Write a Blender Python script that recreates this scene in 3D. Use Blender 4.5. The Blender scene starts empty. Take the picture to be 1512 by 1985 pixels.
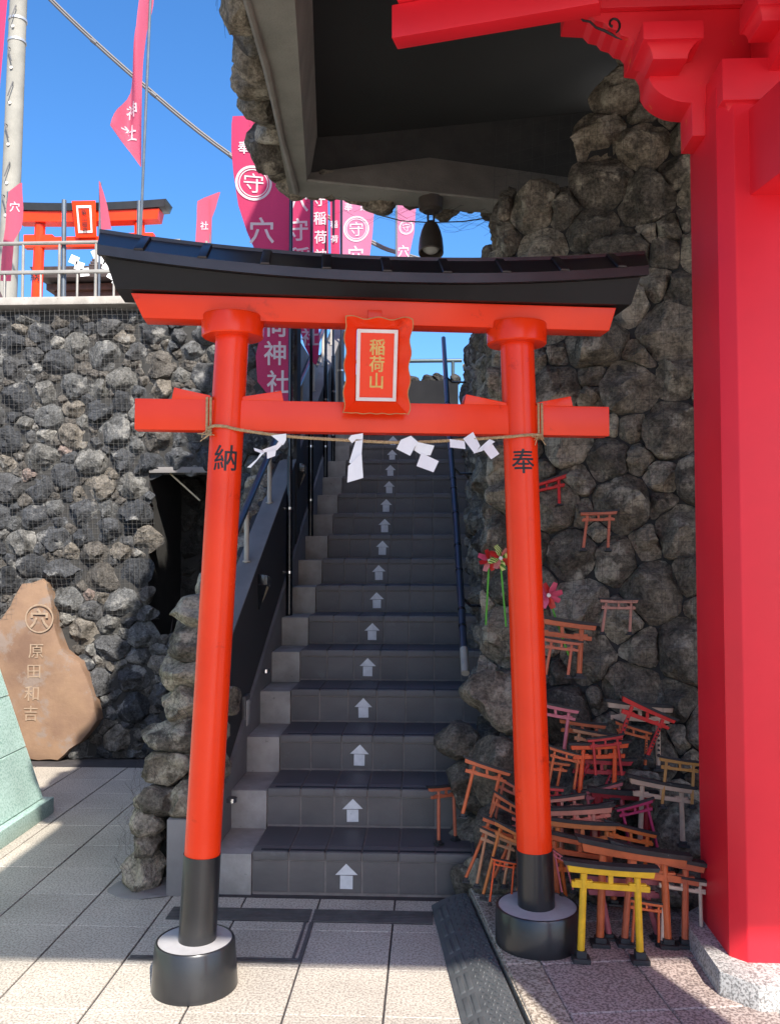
import bpy, bmesh, math, random
import numpy as np
from mathutils import Vector, Matrix, noise, Euler
from mathutils.geometry import delaunay_2d_cdt
R = math.radians
rnd = random.Random(11)
sc = bpy.context.scene
COL = sc.collection

# ------------------------------------------------------------------ camera, sky, sun, exposure
cam_d = bpy.data.cameras.new('camera')
cam_d.sensor_fit = 'VERTICAL'; cam_d.sensor_height = 36; cam_d.sensor_width = 36
cam_d.lens = 36 * 1700 / 1985.0
cam_d.clip_start = 0.05; cam_d.clip_end = 3000
cam = bpy.data.objects.new('camera', cam_d); COL.objects.link(cam)
cam.location = (0, 0, 1.42)
cam.rotation_euler = (R(90 + 2.442), 0, R(2.661))
sc.camera = cam

SUN = Vector((0.42, -1.0, 1.0)).normalized()
world = bpy.data.worlds.new('World'); sc.world = world; world.use_nodes = True
wn = world.node_tree.nodes; wl = world.node_tree.links
sky = wn.new('ShaderNodeTexSky'); sky.sky_type = 'NISHITA'; sky.sun_disc = False
sky.sun_elevation = math.asin(SUN.z); sky.sun_rotation = R(157.2)
sky.altitude = 100; sky.air_density = 1.0; sky.dust_density = 2.5; sky.ozone_density = 8.0
bg = wn['Background']; bg.inputs['Strength'].default_value = 0.077
hs = wn.new('ShaderNodeHueSaturation'); hs.inputs['Saturation'].default_value = 1.15
wl.new(sky.outputs[0], hs.inputs['Color']); wl.new(hs.outputs[0], bg.inputs['Color'])
sun_d = bpy.data.lights.new('sun', 'SUN'); sun_d.energy = 2.75; sun_d.angle = R(0.53); sun_d.color = (1, 0.94, 0.85)
sun = bpy.data.objects.new('sun', sun_d); COL.objects.link(sun)
sun.rotation_euler = SUN.to_track_quat('Z', 'Y').to_euler(); sun.location = (4, -8, 12)
vs = sc.view_settings
vs.view_transform = 'Standard'; vs.look = 'None'; vs.gamma = 1; vs.use_curve_mapping = False
vs.exposure = 1.85

# ------------------------------------------------------------------ materials
MATS = {}
def new_mat(name):
    m = bpy.data.materials.new(name); m.use_nodes = True
    nt = m.node_tree
    return m, nt, nt.nodes['Principled BSDF']
def add(nt, t, **k):
    n = nt.nodes.new(t)
    for a, v in k.items(): setattr(n, a, v)
    return n
def ramp(nt, fac, stops, interp='LINEAR'):
    r = add(nt, 'ShaderNodeValToRGB'); r.color_ramp.interpolation = interp
    el = r.color_ramp.elements
    while len(el) < len(stops): el.new(0.5)
    for e, (p, c) in zip(el, stops): e.position = p; e.color = (*c, 1)
    nt.links.new(fac, r.inputs[0]); return r
def tex(nt, scale, detail=4, rough=0.55, stretch=None, rnd_off=False):
    tc = add(nt, 'ShaderNodeNewGeometry'); src = tc.outputs['Position']
    if stretch or rnd_off:
        mp = add(nt, 'ShaderNodeMapping'); nt.links.new(src, mp.inputs[0])
        if stretch: mp.inputs['Scale'].default_value = stretch
        src = mp.outputs[0]
    n = add(nt, 'ShaderNodeTexNoise'); n.inputs['Scale'].default_value = scale
    n.inputs['Detail'].default_value = detail; n.inputs['Roughness'].default_value = rough
    nt.links.new(src, n.inputs['Vector']); return n
def mixc(nt, a, b, fac, mode='MIX'):
    m = add(nt, 'ShaderNodeMix', data_type='RGBA', blend_type=mode)
    for s, v in ((m.inputs[6], a), (m.inputs[7], b), (m.inputs[0], fac)):
        if hasattr(v, 'is_linked') or hasattr(v, 'links'): nt.links.new(v, s)
        elif isinstance(v, tuple): s.default_value = (*v, 1)
        else: s.default_value = v
    return m.outputs[2]
def bump(nt, b, height, strength=0.3, dist=0.01):
    bn = add(nt, 'ShaderNodeBump'); bn.inputs['Strength'].default_value = strength; bn.inputs['Distance'].default_value = dist
    nt.links.new(height, bn.inputs['Height']); nt.links.new(bn.outputs[0], b.inputs['Normal'])
def mat(name, c1, c2=None, scale=8, detail=5, rough=0.6, lo=0.35, hi=0.65, bstr=0.0, bscale=60, bdist=0.004, metal=0.0,
        vary=0.0, stretch=None, wear=None, wear_scale=9, wear_at=0.62, coat=0.0, spec=0.5):
    if name in MATS: return MATS[name]
    m, nt, b = new_mat(name)
    c2 = c2 or tuple(x * 0.8 for x in c1)
    n = tex(nt, scale, detail, 0.6, stretch)
    r = ramp(nt, n.outputs[0], [(lo, c2), (hi, c1)])
    out = r.outputs[0]
    if wear:
        w = tex(nt, wear_scale, 8, 0.7)
        wr = ramp(nt, w.outputs[0], [(wear_at, (0, 0, 0)), (wear_at + 0.06, (1, 1, 1))])
        out = mixc(nt, out, wear, wr.outputs[0])
    if vary:
        oi = add(nt, 'ShaderNodeObjectInfo')
        mr = add(nt, 'ShaderNodeMapRange'); mr.inputs[3].default_value = 1 - vary; mr.inputs[4].default_value = 1 + vary
        nt.links.new(oi.outputs['Random'], mr.inputs[0])
        cb = add(nt, 'ShaderNodeCombineColor')
        for i in range(3): nt.links.new(mr.outputs[0], cb.inputs[i])
        out = mixc(nt, out, cb.outputs[0], 1.0, 'MULTIPLY')
    nt.links.new(out, b.inputs['Base Color'])
    # roughness varies a little with the same stains
    rm = add(nt, 'ShaderNodeMapRange'); rm.inputs[3].default_value = rough * 0.85; rm.inputs[4].default_value = min(1, rough * 1.15)
    nt.links.new(n.outputs[0], rm.inputs[0]); nt.links.new(rm.outputs[0], b.inputs['Roughness'])
    b.inputs['Metallic'].default_value = metal; b.inputs['Coat Weight'].default_value = coat
    b.inputs['Specular IOR Level'].default_value = spec
    if bstr:
        bn = tex(nt, bscale, 6, 0.65, stretch); bump(nt, b, bn.outputs[0], bstr, bdist)
    MATS[name] = m; return m
def rock_mat(name, stops, lich=(0.3, 0.29, 0.26), lich_at=0.6, dark=0.35):
    if name in MATS: return MATS[name]
    m, nt, b = new_mat(name)
    oi = add(nt, 'ShaderNodeObjectInfo')
    base = ramp(nt, oi.outputs['Random'], stops, 'CONSTANT').outputs[0]
    n1 = tex(nt, 14, 8, 0.65); n2 = tex(nt, 75, 6, 0.7); n3 = tex(nt, 7, 6, 0.6)
    v1 = ramp(nt, n1.outputs[0], [(0.3, (dark,) * 3), (0.5, (0.95,) * 3), (0.7, (1.45,) * 3)]).outputs[0]
    v2 = ramp(nt, n2.outputs[0], [(0.34, (0.45,) * 3), (0.5, (1, 1, 1)), (0.68, (1.6,) * 3)]).outputs[0]
    c = mixc(nt, base, v1, 1.0, 'MULTIPLY'); c = mixc(nt, c, v2, 1.0, 'MULTIPLY')
    lr = ramp(nt, n3.outputs[0], [(lich_at, (0, 0, 0)), (lich_at + 0.08, (0.75,) * 3)]).outputs[0]
    lm = mixc(nt, lr, v2, 1.0, 'MULTIPLY')
    c = mixc(nt, c, lich, lm)
    nt.links.new(c, b.inputs['Base Color']); b.inputs['Roughness'].default_value = 0.92
    b.inputs['Specular IOR Level'].default_value = 0.25
    ad = add(nt, 'ShaderNodeMath', operation='MULTIPLY_ADD'); ad.inputs[1].default_value = 2.2
    nt.links.new(n1.outputs[0], ad.inputs[0]); nt.links.new(n2.outputs[0], ad.inputs[2])
    bump(nt, b, ad.outputs[0], 0.9, 0.012)
    MATS[name] = m; return m
def granite(name, light, mid, dark, scale=130, rough=0.6, vary=0.06, stain=0.75):
    m, nt, b = new_mat(name)
    n = tex(nt, scale, 3, 0.55); big = tex(nt, 2.2, 5, 0.6)
    c = ramp(nt, n.outputs[0], [(0.36, dark), (0.47, mid), (0.56, light)]).outputs[0]
    s = ramp(nt, big.outputs[0], [(0.3, (stain,) * 3), (0.65, (1, 1, 1))]).outputs[0]
    c = mixc(nt, c, s, 1.0, 'MULTIPLY')
    oi = add(nt, 'ShaderNodeObjectInfo'); mr = add(nt, 'ShaderNodeMapRange'); mr.inputs[3].default_value = 1 - vary; mr.inputs[4].default_value = 1 + vary
    nt.links.new(oi.outputs['Random'], mr.inputs[0]); cb = add(nt, 'ShaderNodeCombineColor')
    for i in range(3): nt.links.new(mr.outputs[0], cb.inputs[i])
    c = mixc(nt, c, cb.outputs[0], 1.0, 'MULTIPLY')
    nt.links.new(c, b.inputs['Base Color']); b.inputs['Roughness'].default_value = rough
    bump(nt, b, n.outputs[0], 0.12, 0.003)
    MATS[name] = m; return m

VERM = mat('vermilion_paint', (0.86, 0.046, 0.006), (0.78, 0.036, 0.004), 3, 4, 0.26, bstr=0.05, bscale=22, spec=0.32, wear=(0.62, 0.028, 0.004), wear_scale=7, wear_at=0.60)
RED = mat('gate_red_paint', (0.82, 0.014, 0.030), (0.74, 0.012, 0.026), 2.5, 6, 0.48, bstr=0.04, bscale=40, wear=(0.72, 0.13, 0.02), wear_scale=5.5, wear_at=0.73)
RED_WORN = mat('gate_red_worn', (0.82, 0.014, 0.028), (0.76, 0.013, 0.025), 3, 6, 0.45, bstr=0.06, bscale=40, wear=(0.8, 0.2, 0.03), wear_scale=14, wear_at=0.63)
RED_EAVE = mat('gate_red_eave', (0.82, 0.014, 0.028), (0.76, 0.013, 0.025), 3, 6, 0.45, bstr=0.06, bscale=40, wear=(0.8, 0.2, 0.03), wear_scale=9, wear_at=0.68)
BLACK = mat('black_paint', (0.018, 0.018, 0.019), (0.012, 0.012, 0.013), 6, 4, 0.30, bstr=0.03, bscale=30, coat=0.2)
LINT = mat('lintel_black', (0.010, 0.010, 0.011), (0.007, 0.007, 0.008), 5, 5, 0.42, bstr=0.05, bscale=60, spec=0.22)
BLACKM = mat('black_matt_board', (0.016, 0.016, 0.017), (0.011, 0.011, 0.012), 4, 4, 0.5, bstr=0.05, bscale=120)
SHEET = mat('dark_sheet_metal', (0.045, 0.04, 0.042), (0.03, 0.027, 0.029), 5, 5, 0.32, metal=0.6, bstr=0.03, bscale=20)
GOLD = mat('gold_leaf', (0.62, 0.40, 0.12), (0.5, 0.3, 0.08), 40, 4, 0.42, metal=0.35)
GOLDBR = mat('gilt_edge', (0.42, 0.19, 0.06), (0.32, 0.13, 0.04), 30, 4, 0.45, metal=0.3)
WHITE = mat('white_paint', (0.74, 0.70, 0.64), (0.66, 0.62, 0.56), 15, 4, 0.55)
PAPER = mat('shide_paper', (0.82, 0.81, 0.79), (0.76, 0.75, 0.73), 20, 4, 0.8)
ROPE = mat('hemp_rope', (0.50, 0.36, 0.19), (0.33, 0.22, 0.10), 120, 5, 0.9, bstr=0.5, bscale=250, bdist=0.003)
STUCCO = mat('dark_stucco', (0.25, 0.225, 0.19), (0.18, 0.16, 0.135), 5, 8, 0.93, bstr=0.9, bscale=110, bdist=0.006)
STUCCO2 = mat('parapet_stucco', (0.040, 0.036, 0.034), (0.030, 0.027, 0.026), 3, 8, 0.9, bstr=0.6, bscale=160, bdist=0.004)
BEAMST = mat('grey_stucco', (0.27, 0.255, 0.215), (0.20, 0.19, 0.16), 5, 8, 0.93, bstr=0.9, bscale=100, bdist=0.006)
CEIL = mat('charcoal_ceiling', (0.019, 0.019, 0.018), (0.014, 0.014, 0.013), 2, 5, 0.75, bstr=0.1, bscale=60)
CONC = mat('concrete', (0.38, 0.35, 0.31), (0.25, 0.228, 0.20), 7, 9, 0.92, bstr=0.35, bscale=70, wear=(0.09, 0.08, 0.068), wear_scale=34, wear_at=0.64)
CONCP = mat('smooth_mortar', (0.20, 0.185, 0.175), (0.15, 0.138, 0.13), 4, 7, 0.9, bstr=0.25, bscale=60)
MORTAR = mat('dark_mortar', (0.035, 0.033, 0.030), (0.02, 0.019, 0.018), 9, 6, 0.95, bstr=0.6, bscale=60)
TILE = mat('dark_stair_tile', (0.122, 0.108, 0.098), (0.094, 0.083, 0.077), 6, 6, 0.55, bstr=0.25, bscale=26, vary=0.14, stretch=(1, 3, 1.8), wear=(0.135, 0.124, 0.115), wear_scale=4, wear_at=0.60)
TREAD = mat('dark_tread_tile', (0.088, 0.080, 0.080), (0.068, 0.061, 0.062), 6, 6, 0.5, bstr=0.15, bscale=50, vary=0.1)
STRIP = mat('anti_slip_strip', (0.020, 0.020, 0.024), None, 30, 4, 0.8)
GROUT = mat('stair_grout', (0.23, 0.195, 0.17), (0.16, 0.138, 0.12), 20, 6, 0.95)
JOINT = mat('paving_joint', (0.055, 0.048, 0.048), (0.035, 0.031, 0.031), 14, 5, 0.95)
ARROW = mat('arrow_sticker_paint', (0.72, 0.71, 0.69), (0.60, 0.59, 0.57), 30, 6, 0.6, wear=(0.12, 0.115, 0.11), wear_scale=20, wear_at=0.68)
GRAN = granite('granite_paving', (0.55, 0.50, 0.42), (0.41, 0.365, 0.305), (0.27, 0.232, 0.198))
GRANP = granite('pink_granite_paving', (0.47, 0.385, 0.34), (0.27, 0.21, 0.185), (0.14, 0.105, 0.095), 120)
GRANK = granite('kerb_granite', (0.50, 0.44, 0.35), (0.29, 0.245, 0.19), (0.15, 0.12, 0.09), 110)
GRANG = granite('plinth_granite', (0.50, 0.49, 0.46), (0.31, 0.30, 0.28), (0.16, 0.155, 0.145), 140)
GREEN = granite('green_granite', (0.50, 0.66, 0.60), (0.40, 0.57, 0.50), (0.27, 0.42, 0.36), 110, 0.5)
RUBBER = mat('black_rubber', (0.085, 0.090, 0.092), (0.062, 0.066, 0.068), 12, 6, 0.6, bstr=0.15, bscale=90)
STEELD = mat('drain_metal', (0.15, 0.14, 0.135), (0.10, 0.095, 0.09), 18, 5, 0.5, metal=0.5)
CHROME = mat('chrome', (0.75, 0.75, 0.76), None, 5, 3, 0.16, metal=1.0)
BLACKT = mat('black_tube', (0.008, 0.009, 0.013), None, 6, 3, 0.22, coat=0.3)
BLUEP = mat('blue_rail_pipe', (0.034, 0.042, 0.066), (0.027, 0.034, 0.055), 5, 4, 0.30, coat=0.2)
BEIGEP = mat('beige_post', (0.42, 0.37, 0.30), (0.34, 0.30, 0.25), 12, 5, 0.55)
RAILM = mat('railing_bronze', (0.30, 0.285, 0.255), (0.24, 0.225, 0.20), 9, 4, 0.5, metal=0.3)
POLEC = mat('pole_concrete', (0.28, 0.265, 0.225), (0.21, 0.20, 0.17), 3, 8, 0.9, bstr=0.2, bscale=60)
LAMPB = mat('lamp_bronze', (0.085, 0.068, 0.055), (0.065, 0.052, 0.042), 9, 4, 0.4, metal=0.4)
GLASSW = mat('lamp_glass', (0.55, 0.52, 0.46), None, 8, 3, 0.15)
AMBER = mat('amber_lens', (0.62, 0.52, 0.27), None, 8, 3, 0.3)
CABLE = mat('cable_sheath', (0.08, 0.075, 0.075), None, 8, 3, 0.5)
WIRE = mat('net_wire', (0.085, 0.08, 0.072), None, 20, 3, 0.6, metal=0.2)
WIRED = mat('net_wire_dark', (0.035, 0.032, 0.03), None, 20, 3, 0.6, metal=0.2)
SLAB = mat('brown_sandstone', (0.235, 0.145, 0.088), (0.15, 0.086, 0.055), 3.2, 9, 0.8, bstr=0.35, bscale=22, bdist=0.01, wear=(0.20, 0.15, 0.12), wear_scale=4, wear_at=0.55)
CARVE = mat('carved_pale', (0.32, 0.235, 0.16), (0.25, 0.175, 0.12), 40, 5, 0.9)
DKWOOD = mat('shrine_roof_tiles', (0.10, 0.075, 0.068), (0.07, 0.05, 0.045), 9, 5, 0.6)
STICKG = mat('green_stick', (0.10, 0.42, 0.03), None, 30, 3, 0.4)
BAMBOO = mat('bamboo_stick', (0.42, 0.33, 0.19), None, 30, 3, 0.6)
LEAFD = mat('dark_leaf', (0.020, 0.028, 0.016), (0.012, 0.018, 0.010), 20, 4, 0.7)
INK = mat('black_ink', (0.012, 0.010, 0.010), None, 20, 3, 0.5)
CONCL = mat('pedestal_mortar', (0.40, 0.39, 0.39), (0.31, 0.30, 0.30), 9, 8, 0.85, bstr=0.15, bscale=90)
POLEG = mat('grey_pole', (0.13, 0.15, 0.17), None, 9, 4, 0.4, metal=0.4)
SHRINE = mat('shrine_wood', (0.13, 0.055, 0.035), (0.08, 0.035, 0.022), 12, 5, 0.6)
CHROMEM = mat('galvanised_band', (0.50, 0.50, 0.50), None, 9, 4, 0.45, metal=0.5)
CABLEL = mat('cable_sheath_pale', (0.13, 0.12, 0.12), None, 8, 3, 0.5)
STEELG = mat('rail_steel_dark', (0.07, 0.10, 0.11), None, 8, 3, 0.4, metal=0.4)
def flagmat(name, c, trans):
    m, nt, b = new_mat(name)
    n = tex(nt, 260, 2); r = ramp(nt, n.outputs[0], [(0.3, tuple(x * 0.85 for x in c)), (0.7, c)])
    nt.links.new(r.outputs[0], b.inputs['Base Color']); b.inputs['Roughness'].default_value = 0.8
    tr = add(nt, 'ShaderNodeBsdfTranslucent'); nt.links.new(r.outputs[0], tr.inputs[0])
    mx = add(nt, 'ShaderNodeMixShader'); mx.inputs[0].default_value = trans
    nt.links.new(b.outputs[0], mx.inputs[1]); nt.links.new(tr.outputs[0], mx.inputs[2])
    nt.links.new(mx.outputs[0], nt.nodes['Material Output'].inputs[0]); MATS[name] = m; return m
FLAGR = flagmat('flag_cloth_crimson', (0.72, 0.055, 0.16), 0.55)
FLAGP = flagmat('flag_cloth_rose', (0.80, 0.15, 0.23), 0.6)
FLAGK = flagmat('flag_cloth_pale', (0.85, 0.27, 0.42), 0.6)
FLAGW = flagmat('flag_print_white', (0.82, 0.78, 0.80), 0.45)
ROCKL = rock_mat('basalt_rocks', [(0, (0.062, 0.064, 0.068)), (0.17, (0.105, 0.105, 0.103)), (0.34, (0.042, 0.044, 0.048)), (0.50, (0.125, 0.121, 0.112)), (0.64, (0.072, 0.072, 0.073)), (0.78, (0.15, 0.132, 0.11)), (0.86, (0.092, 0.083, 0.073)), (0.95, (0.17, 0.13, 0.112)), (0.975, (0.21, 0.20, 0.18))], (0.26, 0.25, 0.23), 0.58)
ROCKR = rock_mat('brown_lava_rocks', [(0, (0.215, 0.176, 0.128)), (0.2, (0.145, 0.121, 0.090)), (0.4, (0.28, 0.238, 0.178)), (0.6, (0.178, 0.150, 0.112)), (0.8, (0.118, 0.100, 0.078))], (0.40, 0.35, 0.265), 0.55, 0.3)
ROCKD = rock_mat('dark_rocks', [(0, (0.04, 0.038, 0.035)), (0.4, (0.055, 0.052, 0.047)), (0.7, (0.03, 0.029, 0.027))], (0.09, 0.085, 0.07), 0.6)  # plain darker stone tones, for the alcove back and landing wall

# ------------------------------------------------------------------ helpers
def wmat(o):
    return (wmat(o.parent) if o.parent else Matrix()) @ o.matrix_basis
class MB:
    def __init__(s): s.v = []; s.f = []; s.sm = []
    def add(s, vs, fs, smooth=False):
        k = len(s.v); s.v += [Vector(p) for p in vs]; s.f += [tuple(i + k for i in f) for f in fs]; s.sm += [smooth] * len(fs); return s
    def box(s, c, d, rot=None):
        c = Vector(c); x, y, z = (q / 2 for q in d)
        vs = [Vector(p) for p in ((-x, -y, -z), (x, -y, -z), (x, y, -z), (-x, y, -z), (-x, -y, z), (x, -y, z), (x, y, z), (-x, y, z))]
        if rot is not None: vs = [rot @ p for p in vs]
        return s.add([c + p for p in vs], [(0, 3, 2, 1), (4, 5, 6, 7), (0, 1, 5, 4), (1, 2, 6, 5), (2, 3, 7, 6), (3, 0, 4, 7)])
    def bx(s, x0, x1, y0, y1, z0, z1): return s.box(((x0 + x1) / 2, (y0 + y1) / 2, (z0 + z1) / 2), (x1 - x0, y1 - y0, z1 - z0))
    def tube(s, pts, r, n=12, caps=True, closed=False):
        pts = [Vector(p) for p in pts]; rs = r if isinstance(r, (list, tuple)) else [r] * len(pts)
        vs = []; fs = []; m = len(pts); up = None
        for i, p in enumerate(pts):
            d = (pts[min(i + 1, m - 1)] - pts[max(i - 1, 0)]).normalized()
            if up is None:
                a = Vector((0, 0, 1)) if abs(d.z) < 0.9 else Vector((0, 1, 0)); up = a.cross(d).normalized()
            up = (up - d * up.dot(d)).normalized(); w = d.cross(up)
            vs += [p + (up * math.cos(t) + w * math.sin(t)) * rs[i] for t in (2 * math.pi * k / n for k in range(n))]
        for i in range(m - 1):
            fs += [(i * n + k, i * n + (k + 1) % n, (i + 1) * n + (k + 1) % n, (i + 1) * n + k) for k in range(n)]
        s.add(vs, fs, True)
        if caps: s.add(vs[:n], [tuple(range(n - 1, -1, -1))]); s.add(vs[-n:], [tuple(range(n))])
        return s
    def lathe(s, c, prof, n=32, ax=None):
        c = Vector(c); q = Vector((0, 0, 1)).rotation_difference(ax) if ax else None
        vs = []; m = len(prof)
        for r_, z in prof:
            for k in range(n):
                p = Vector((r_ * math.cos(2 * math.pi * k / n), r_ * math.sin(2 * math.pi * k / n), z))
                vs.append(c + (q @ p if q else p))
        return s.add(vs, [(i * n + k, i * n + (k + 1) % n, (i + 1) * n + (k + 1) % n, (i + 1) * n + k) for i in range(m - 1) for k in range(n)], True)
    def prism(s, poly, f0, f1):
        """poly of 2-d points, f0/f1 map a 2-d point to the two end faces"""
        n = len(poly); a = [Vector(f0(*p)) for p in poly]; b = [Vector(f1(*p)) for p in poly]
        return s.add(a + b, [tuple(range(n - 1, -1, -1)), tuple(range(n, 2 * n))] + [(i, (i + 1) % n, n + (i + 1) % n, n + i) for i in range(n)])
    def mesh(s, name, bevel=0, seg=2, inv=None, sharp=35):
        me = bpy.data.meshes.new(name)
        bm = bmesh.new(); bv = [bm.verts.new(inv @ p if inv else p) for p in s.v]
        for f, sm in zip(s.f, s.sm):
            try: fc = bm.faces.new([bv[i] for i in f]); fc.smooth = sm
            except ValueError: pass
        bmesh.ops.remove_doubles(bm, verts=bm.verts, dist=1e-6)
        bmesh.ops.recalc_face_normals(bm, faces=bm.faces)
        if bevel:
            ed = [e for e in bm.edges if len(e.link_faces) == 2 and e.calc_face_angle(0) > R(28)]
            bmesh.ops.bevel(bm, geom=ed, offset=bevel, segments=seg, affect='EDGES', profile=0.6, clamp_overlap=True)
            for f in bm.faces: f.smooth = True
        bm.to_mesh(me); bm.free()
        me.set_sharp_from_angle(angle=R(sharp))
        return me
    def build(s, name, m, parent=None, bevel=0, seg=2, local=False, sharp=35):
        inv = None
        if parent and not local: inv = wmat(parent).inverted()
        me = s.mesh(name, bevel, seg, inv, sharp)
        return link(name, me, m, parent)
def link(name, me, m, parent=None):
    o = bpy.data.objects.new(name, me); COL.objects.link(o)
    if m and not me.materials: me.materials.append(m)
    if parent: o.parent = parent
    return o
def tag(o, label, cat, group=None, kind=None):
    if label: o['label'] = label
    if cat: o['category'] = cat
    if group: o['group'] = group
    if kind: o['kind'] = kind
    return o
def thing(name, label, cat, loc=(0, 0, 0), rot=(0, 0, 0), group=None):
    o = bpy.data.objects.new(name, None); COL.objects.link(o); o.location = loc; o.rotation_euler = rot
    o.empty_display_size = 0.05
    return tag(o, label, cat, group)
def struct(o): o['kind'] = 'structure'; return o
def stuff(o): o['kind'] = 'stuff'; return o

GL = {}
def glyph(ch, bold=0.0):
    """2-d outline of a written sign, centred, one unit tall"""
    if (ch, bold) in GL: return GL[ch, bold]
    cu = bpy.data.curves.new('sign_outline', 'FONT'); cu.body = ch; cu.size = 1; cu.resolution_u = 2; cu.fill_mode = 'FRONT'
    ob = bpy.data.objects.new('sign_outline', cu); COL.objects.link(ob)
    dg = bpy.context.evaluated_depsgraph_get(); dg.update()
    me = ob.evaluated_get(dg).to_mesh()
    v = [(p.co.x, p.co.y) for p in me.vertices]; f = [tuple(q.vertices) for q in me.polygons]
    bpy.data.objects.remove(ob); bpy.data.curves.remove(cu)
    if v:
        xs = [p[0] for p in v]; ys = [p[1] for p in v]
        cx, cy = (min(xs) + max(xs)) / 2, (min(ys) + max(ys)) / 2; h = max(max(ys) - min(ys), max(xs) - min(xs)) or 1
        v = [((x - cx) / h, (y - cy) / h) for x, y in v]
    if bold and v:                                     # heavier strokes: union of shifted copies
        vv = []; ff = []
        for k in range(7):
            dx, dy = (0, 0) if k == 6 else (bold * 1.25 * math.cos(k * math.pi / 3), bold * math.sin(k * math.pi / 3))
            b = len(vv); vv += [Vector((x + dx, y + dy)) for x, y in v]; ff += [[i + b for i in q] for q in f]
        r = delaunay_2d_cdt(vv, [], ff, 1, 1e-4)
        v = [(p.x, p.y) for p in r[0]]
        T = np.array([[vv[i] for i in q[:3]] for q in ff]); a_, b_, c_ = T[:, 0], T[:, 1], T[:, 2]
        def inside(q):                                 # keep what some stroke covers, so counters stay open
            p = np.array([(v[q[0]][0] + v[q[1]][0] + v[q[2]][0]) / 3, (v[q[0]][1] + v[q[1]][1] + v[q[2]][1]) / 3])
            cr = lambda u, w: (w[:, 0] - u[:, 0]) * (p[1] - u[:, 1]) - (w[:, 1] - u[:, 1]) * (p[0] - u[:, 0])
            d1, d2, d3 = cr(a_, b_), cr(b_, c_), cr(c_, a_)
            return bool((((d1 >= 0) & (d2 >= 0) & (d3 >= 0)) | ((d1 <= 0) & (d2 <= 0) & (d3 <= 0))).any())
        f = [tuple(q) for q in r[2] if inside(q)]
    GL[ch, bold] = (v, f); return v, f
def subdiv2(v, f, n):
    bm = bmesh.new(); bv = [bm.verts.new((x, y, 0)) for x, y in v]
    for q in f:
        try: bm.faces.new([bv[i] for i in q])
        except ValueError: pass
    for _ in range(n):
        ed = [e for e in bm.edges if e.calc_length() > 0.18]
        if ed: bmesh.ops.subdivide_edges(bm, edges=ed, cuts=1); bmesh.ops.triangulate(bm, faces=bm.faces)
    bm.verts.index_update()
    r = ([(p.co.x, p.co.y) for p in bm.verts], [tuple(p.index for p in q.verts) for q in bm.faces]); bm.free(); return r

# ------------------------------------------------------------------ stones
def cells(pts, bounds):
    """power diagram of (x, y, r) clipped to a rectangle"""
    x0, x1, y0, y1 = bounds; out = []
    for i, (px, py, pr) in enumerate(pts):
        poly = [(x0, y0), (x1, y0), (x1, y1), (x0, y1)]
        nb = sorted((((qx - px) ** 2 + (qy - py) ** 2, j) for j, (qx, qy, _) in enumerate(pts) if j != i))[:22]
        for _, j in nb:
            qx, qy, qr = pts[j]; nx, ny = qx - px, qy - py
            k = (qx * qx + qy * qy - qr * qr - px * px - py * py + pr * pr) / 2
            new = []
            for a in range(len(poly)):
                A, B = poly[a], poly[(a + 1) % len(poly)]
                da = A[0] * nx + A[1] * ny - k; db = B[0] * nx + B[1] * ny - k
                if da <= 0: new.append(A)
                if da * db < 0: t = da / (da - db); new.append((A[0] + (B[0] - A[0]) * t, A[1] + (B[1] - A[1]) * t))
            poly = new
            if len(poly) < 3: break
        out.append(poly if len(poly) >= 3 else None)
    return out
def scatter(bounds, r0, r1, keep=None, power=1.6, tries=9000, seed=1, limit=999):
    g = random.Random(seed); x0, x1, y0, y1 = bounds; pts = []
    for t in range(tries):
        f = (1 - t / tries); r = r0 + (r1 - r0) * (f ** power) * g.uniform(0.75, 1.0)
        x, y = g.uniform(x0, x1), g.uniform(y0, y1)
        if keep and not keep(x, y): continue
        if all((x - a) ** 2 + (y - b) ** 2 > (r + c) ** 2 * 0.92 for a, b, c in pts): pts.append((x, y, r))
        if len(pts) >= limit: break
    return pts
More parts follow.
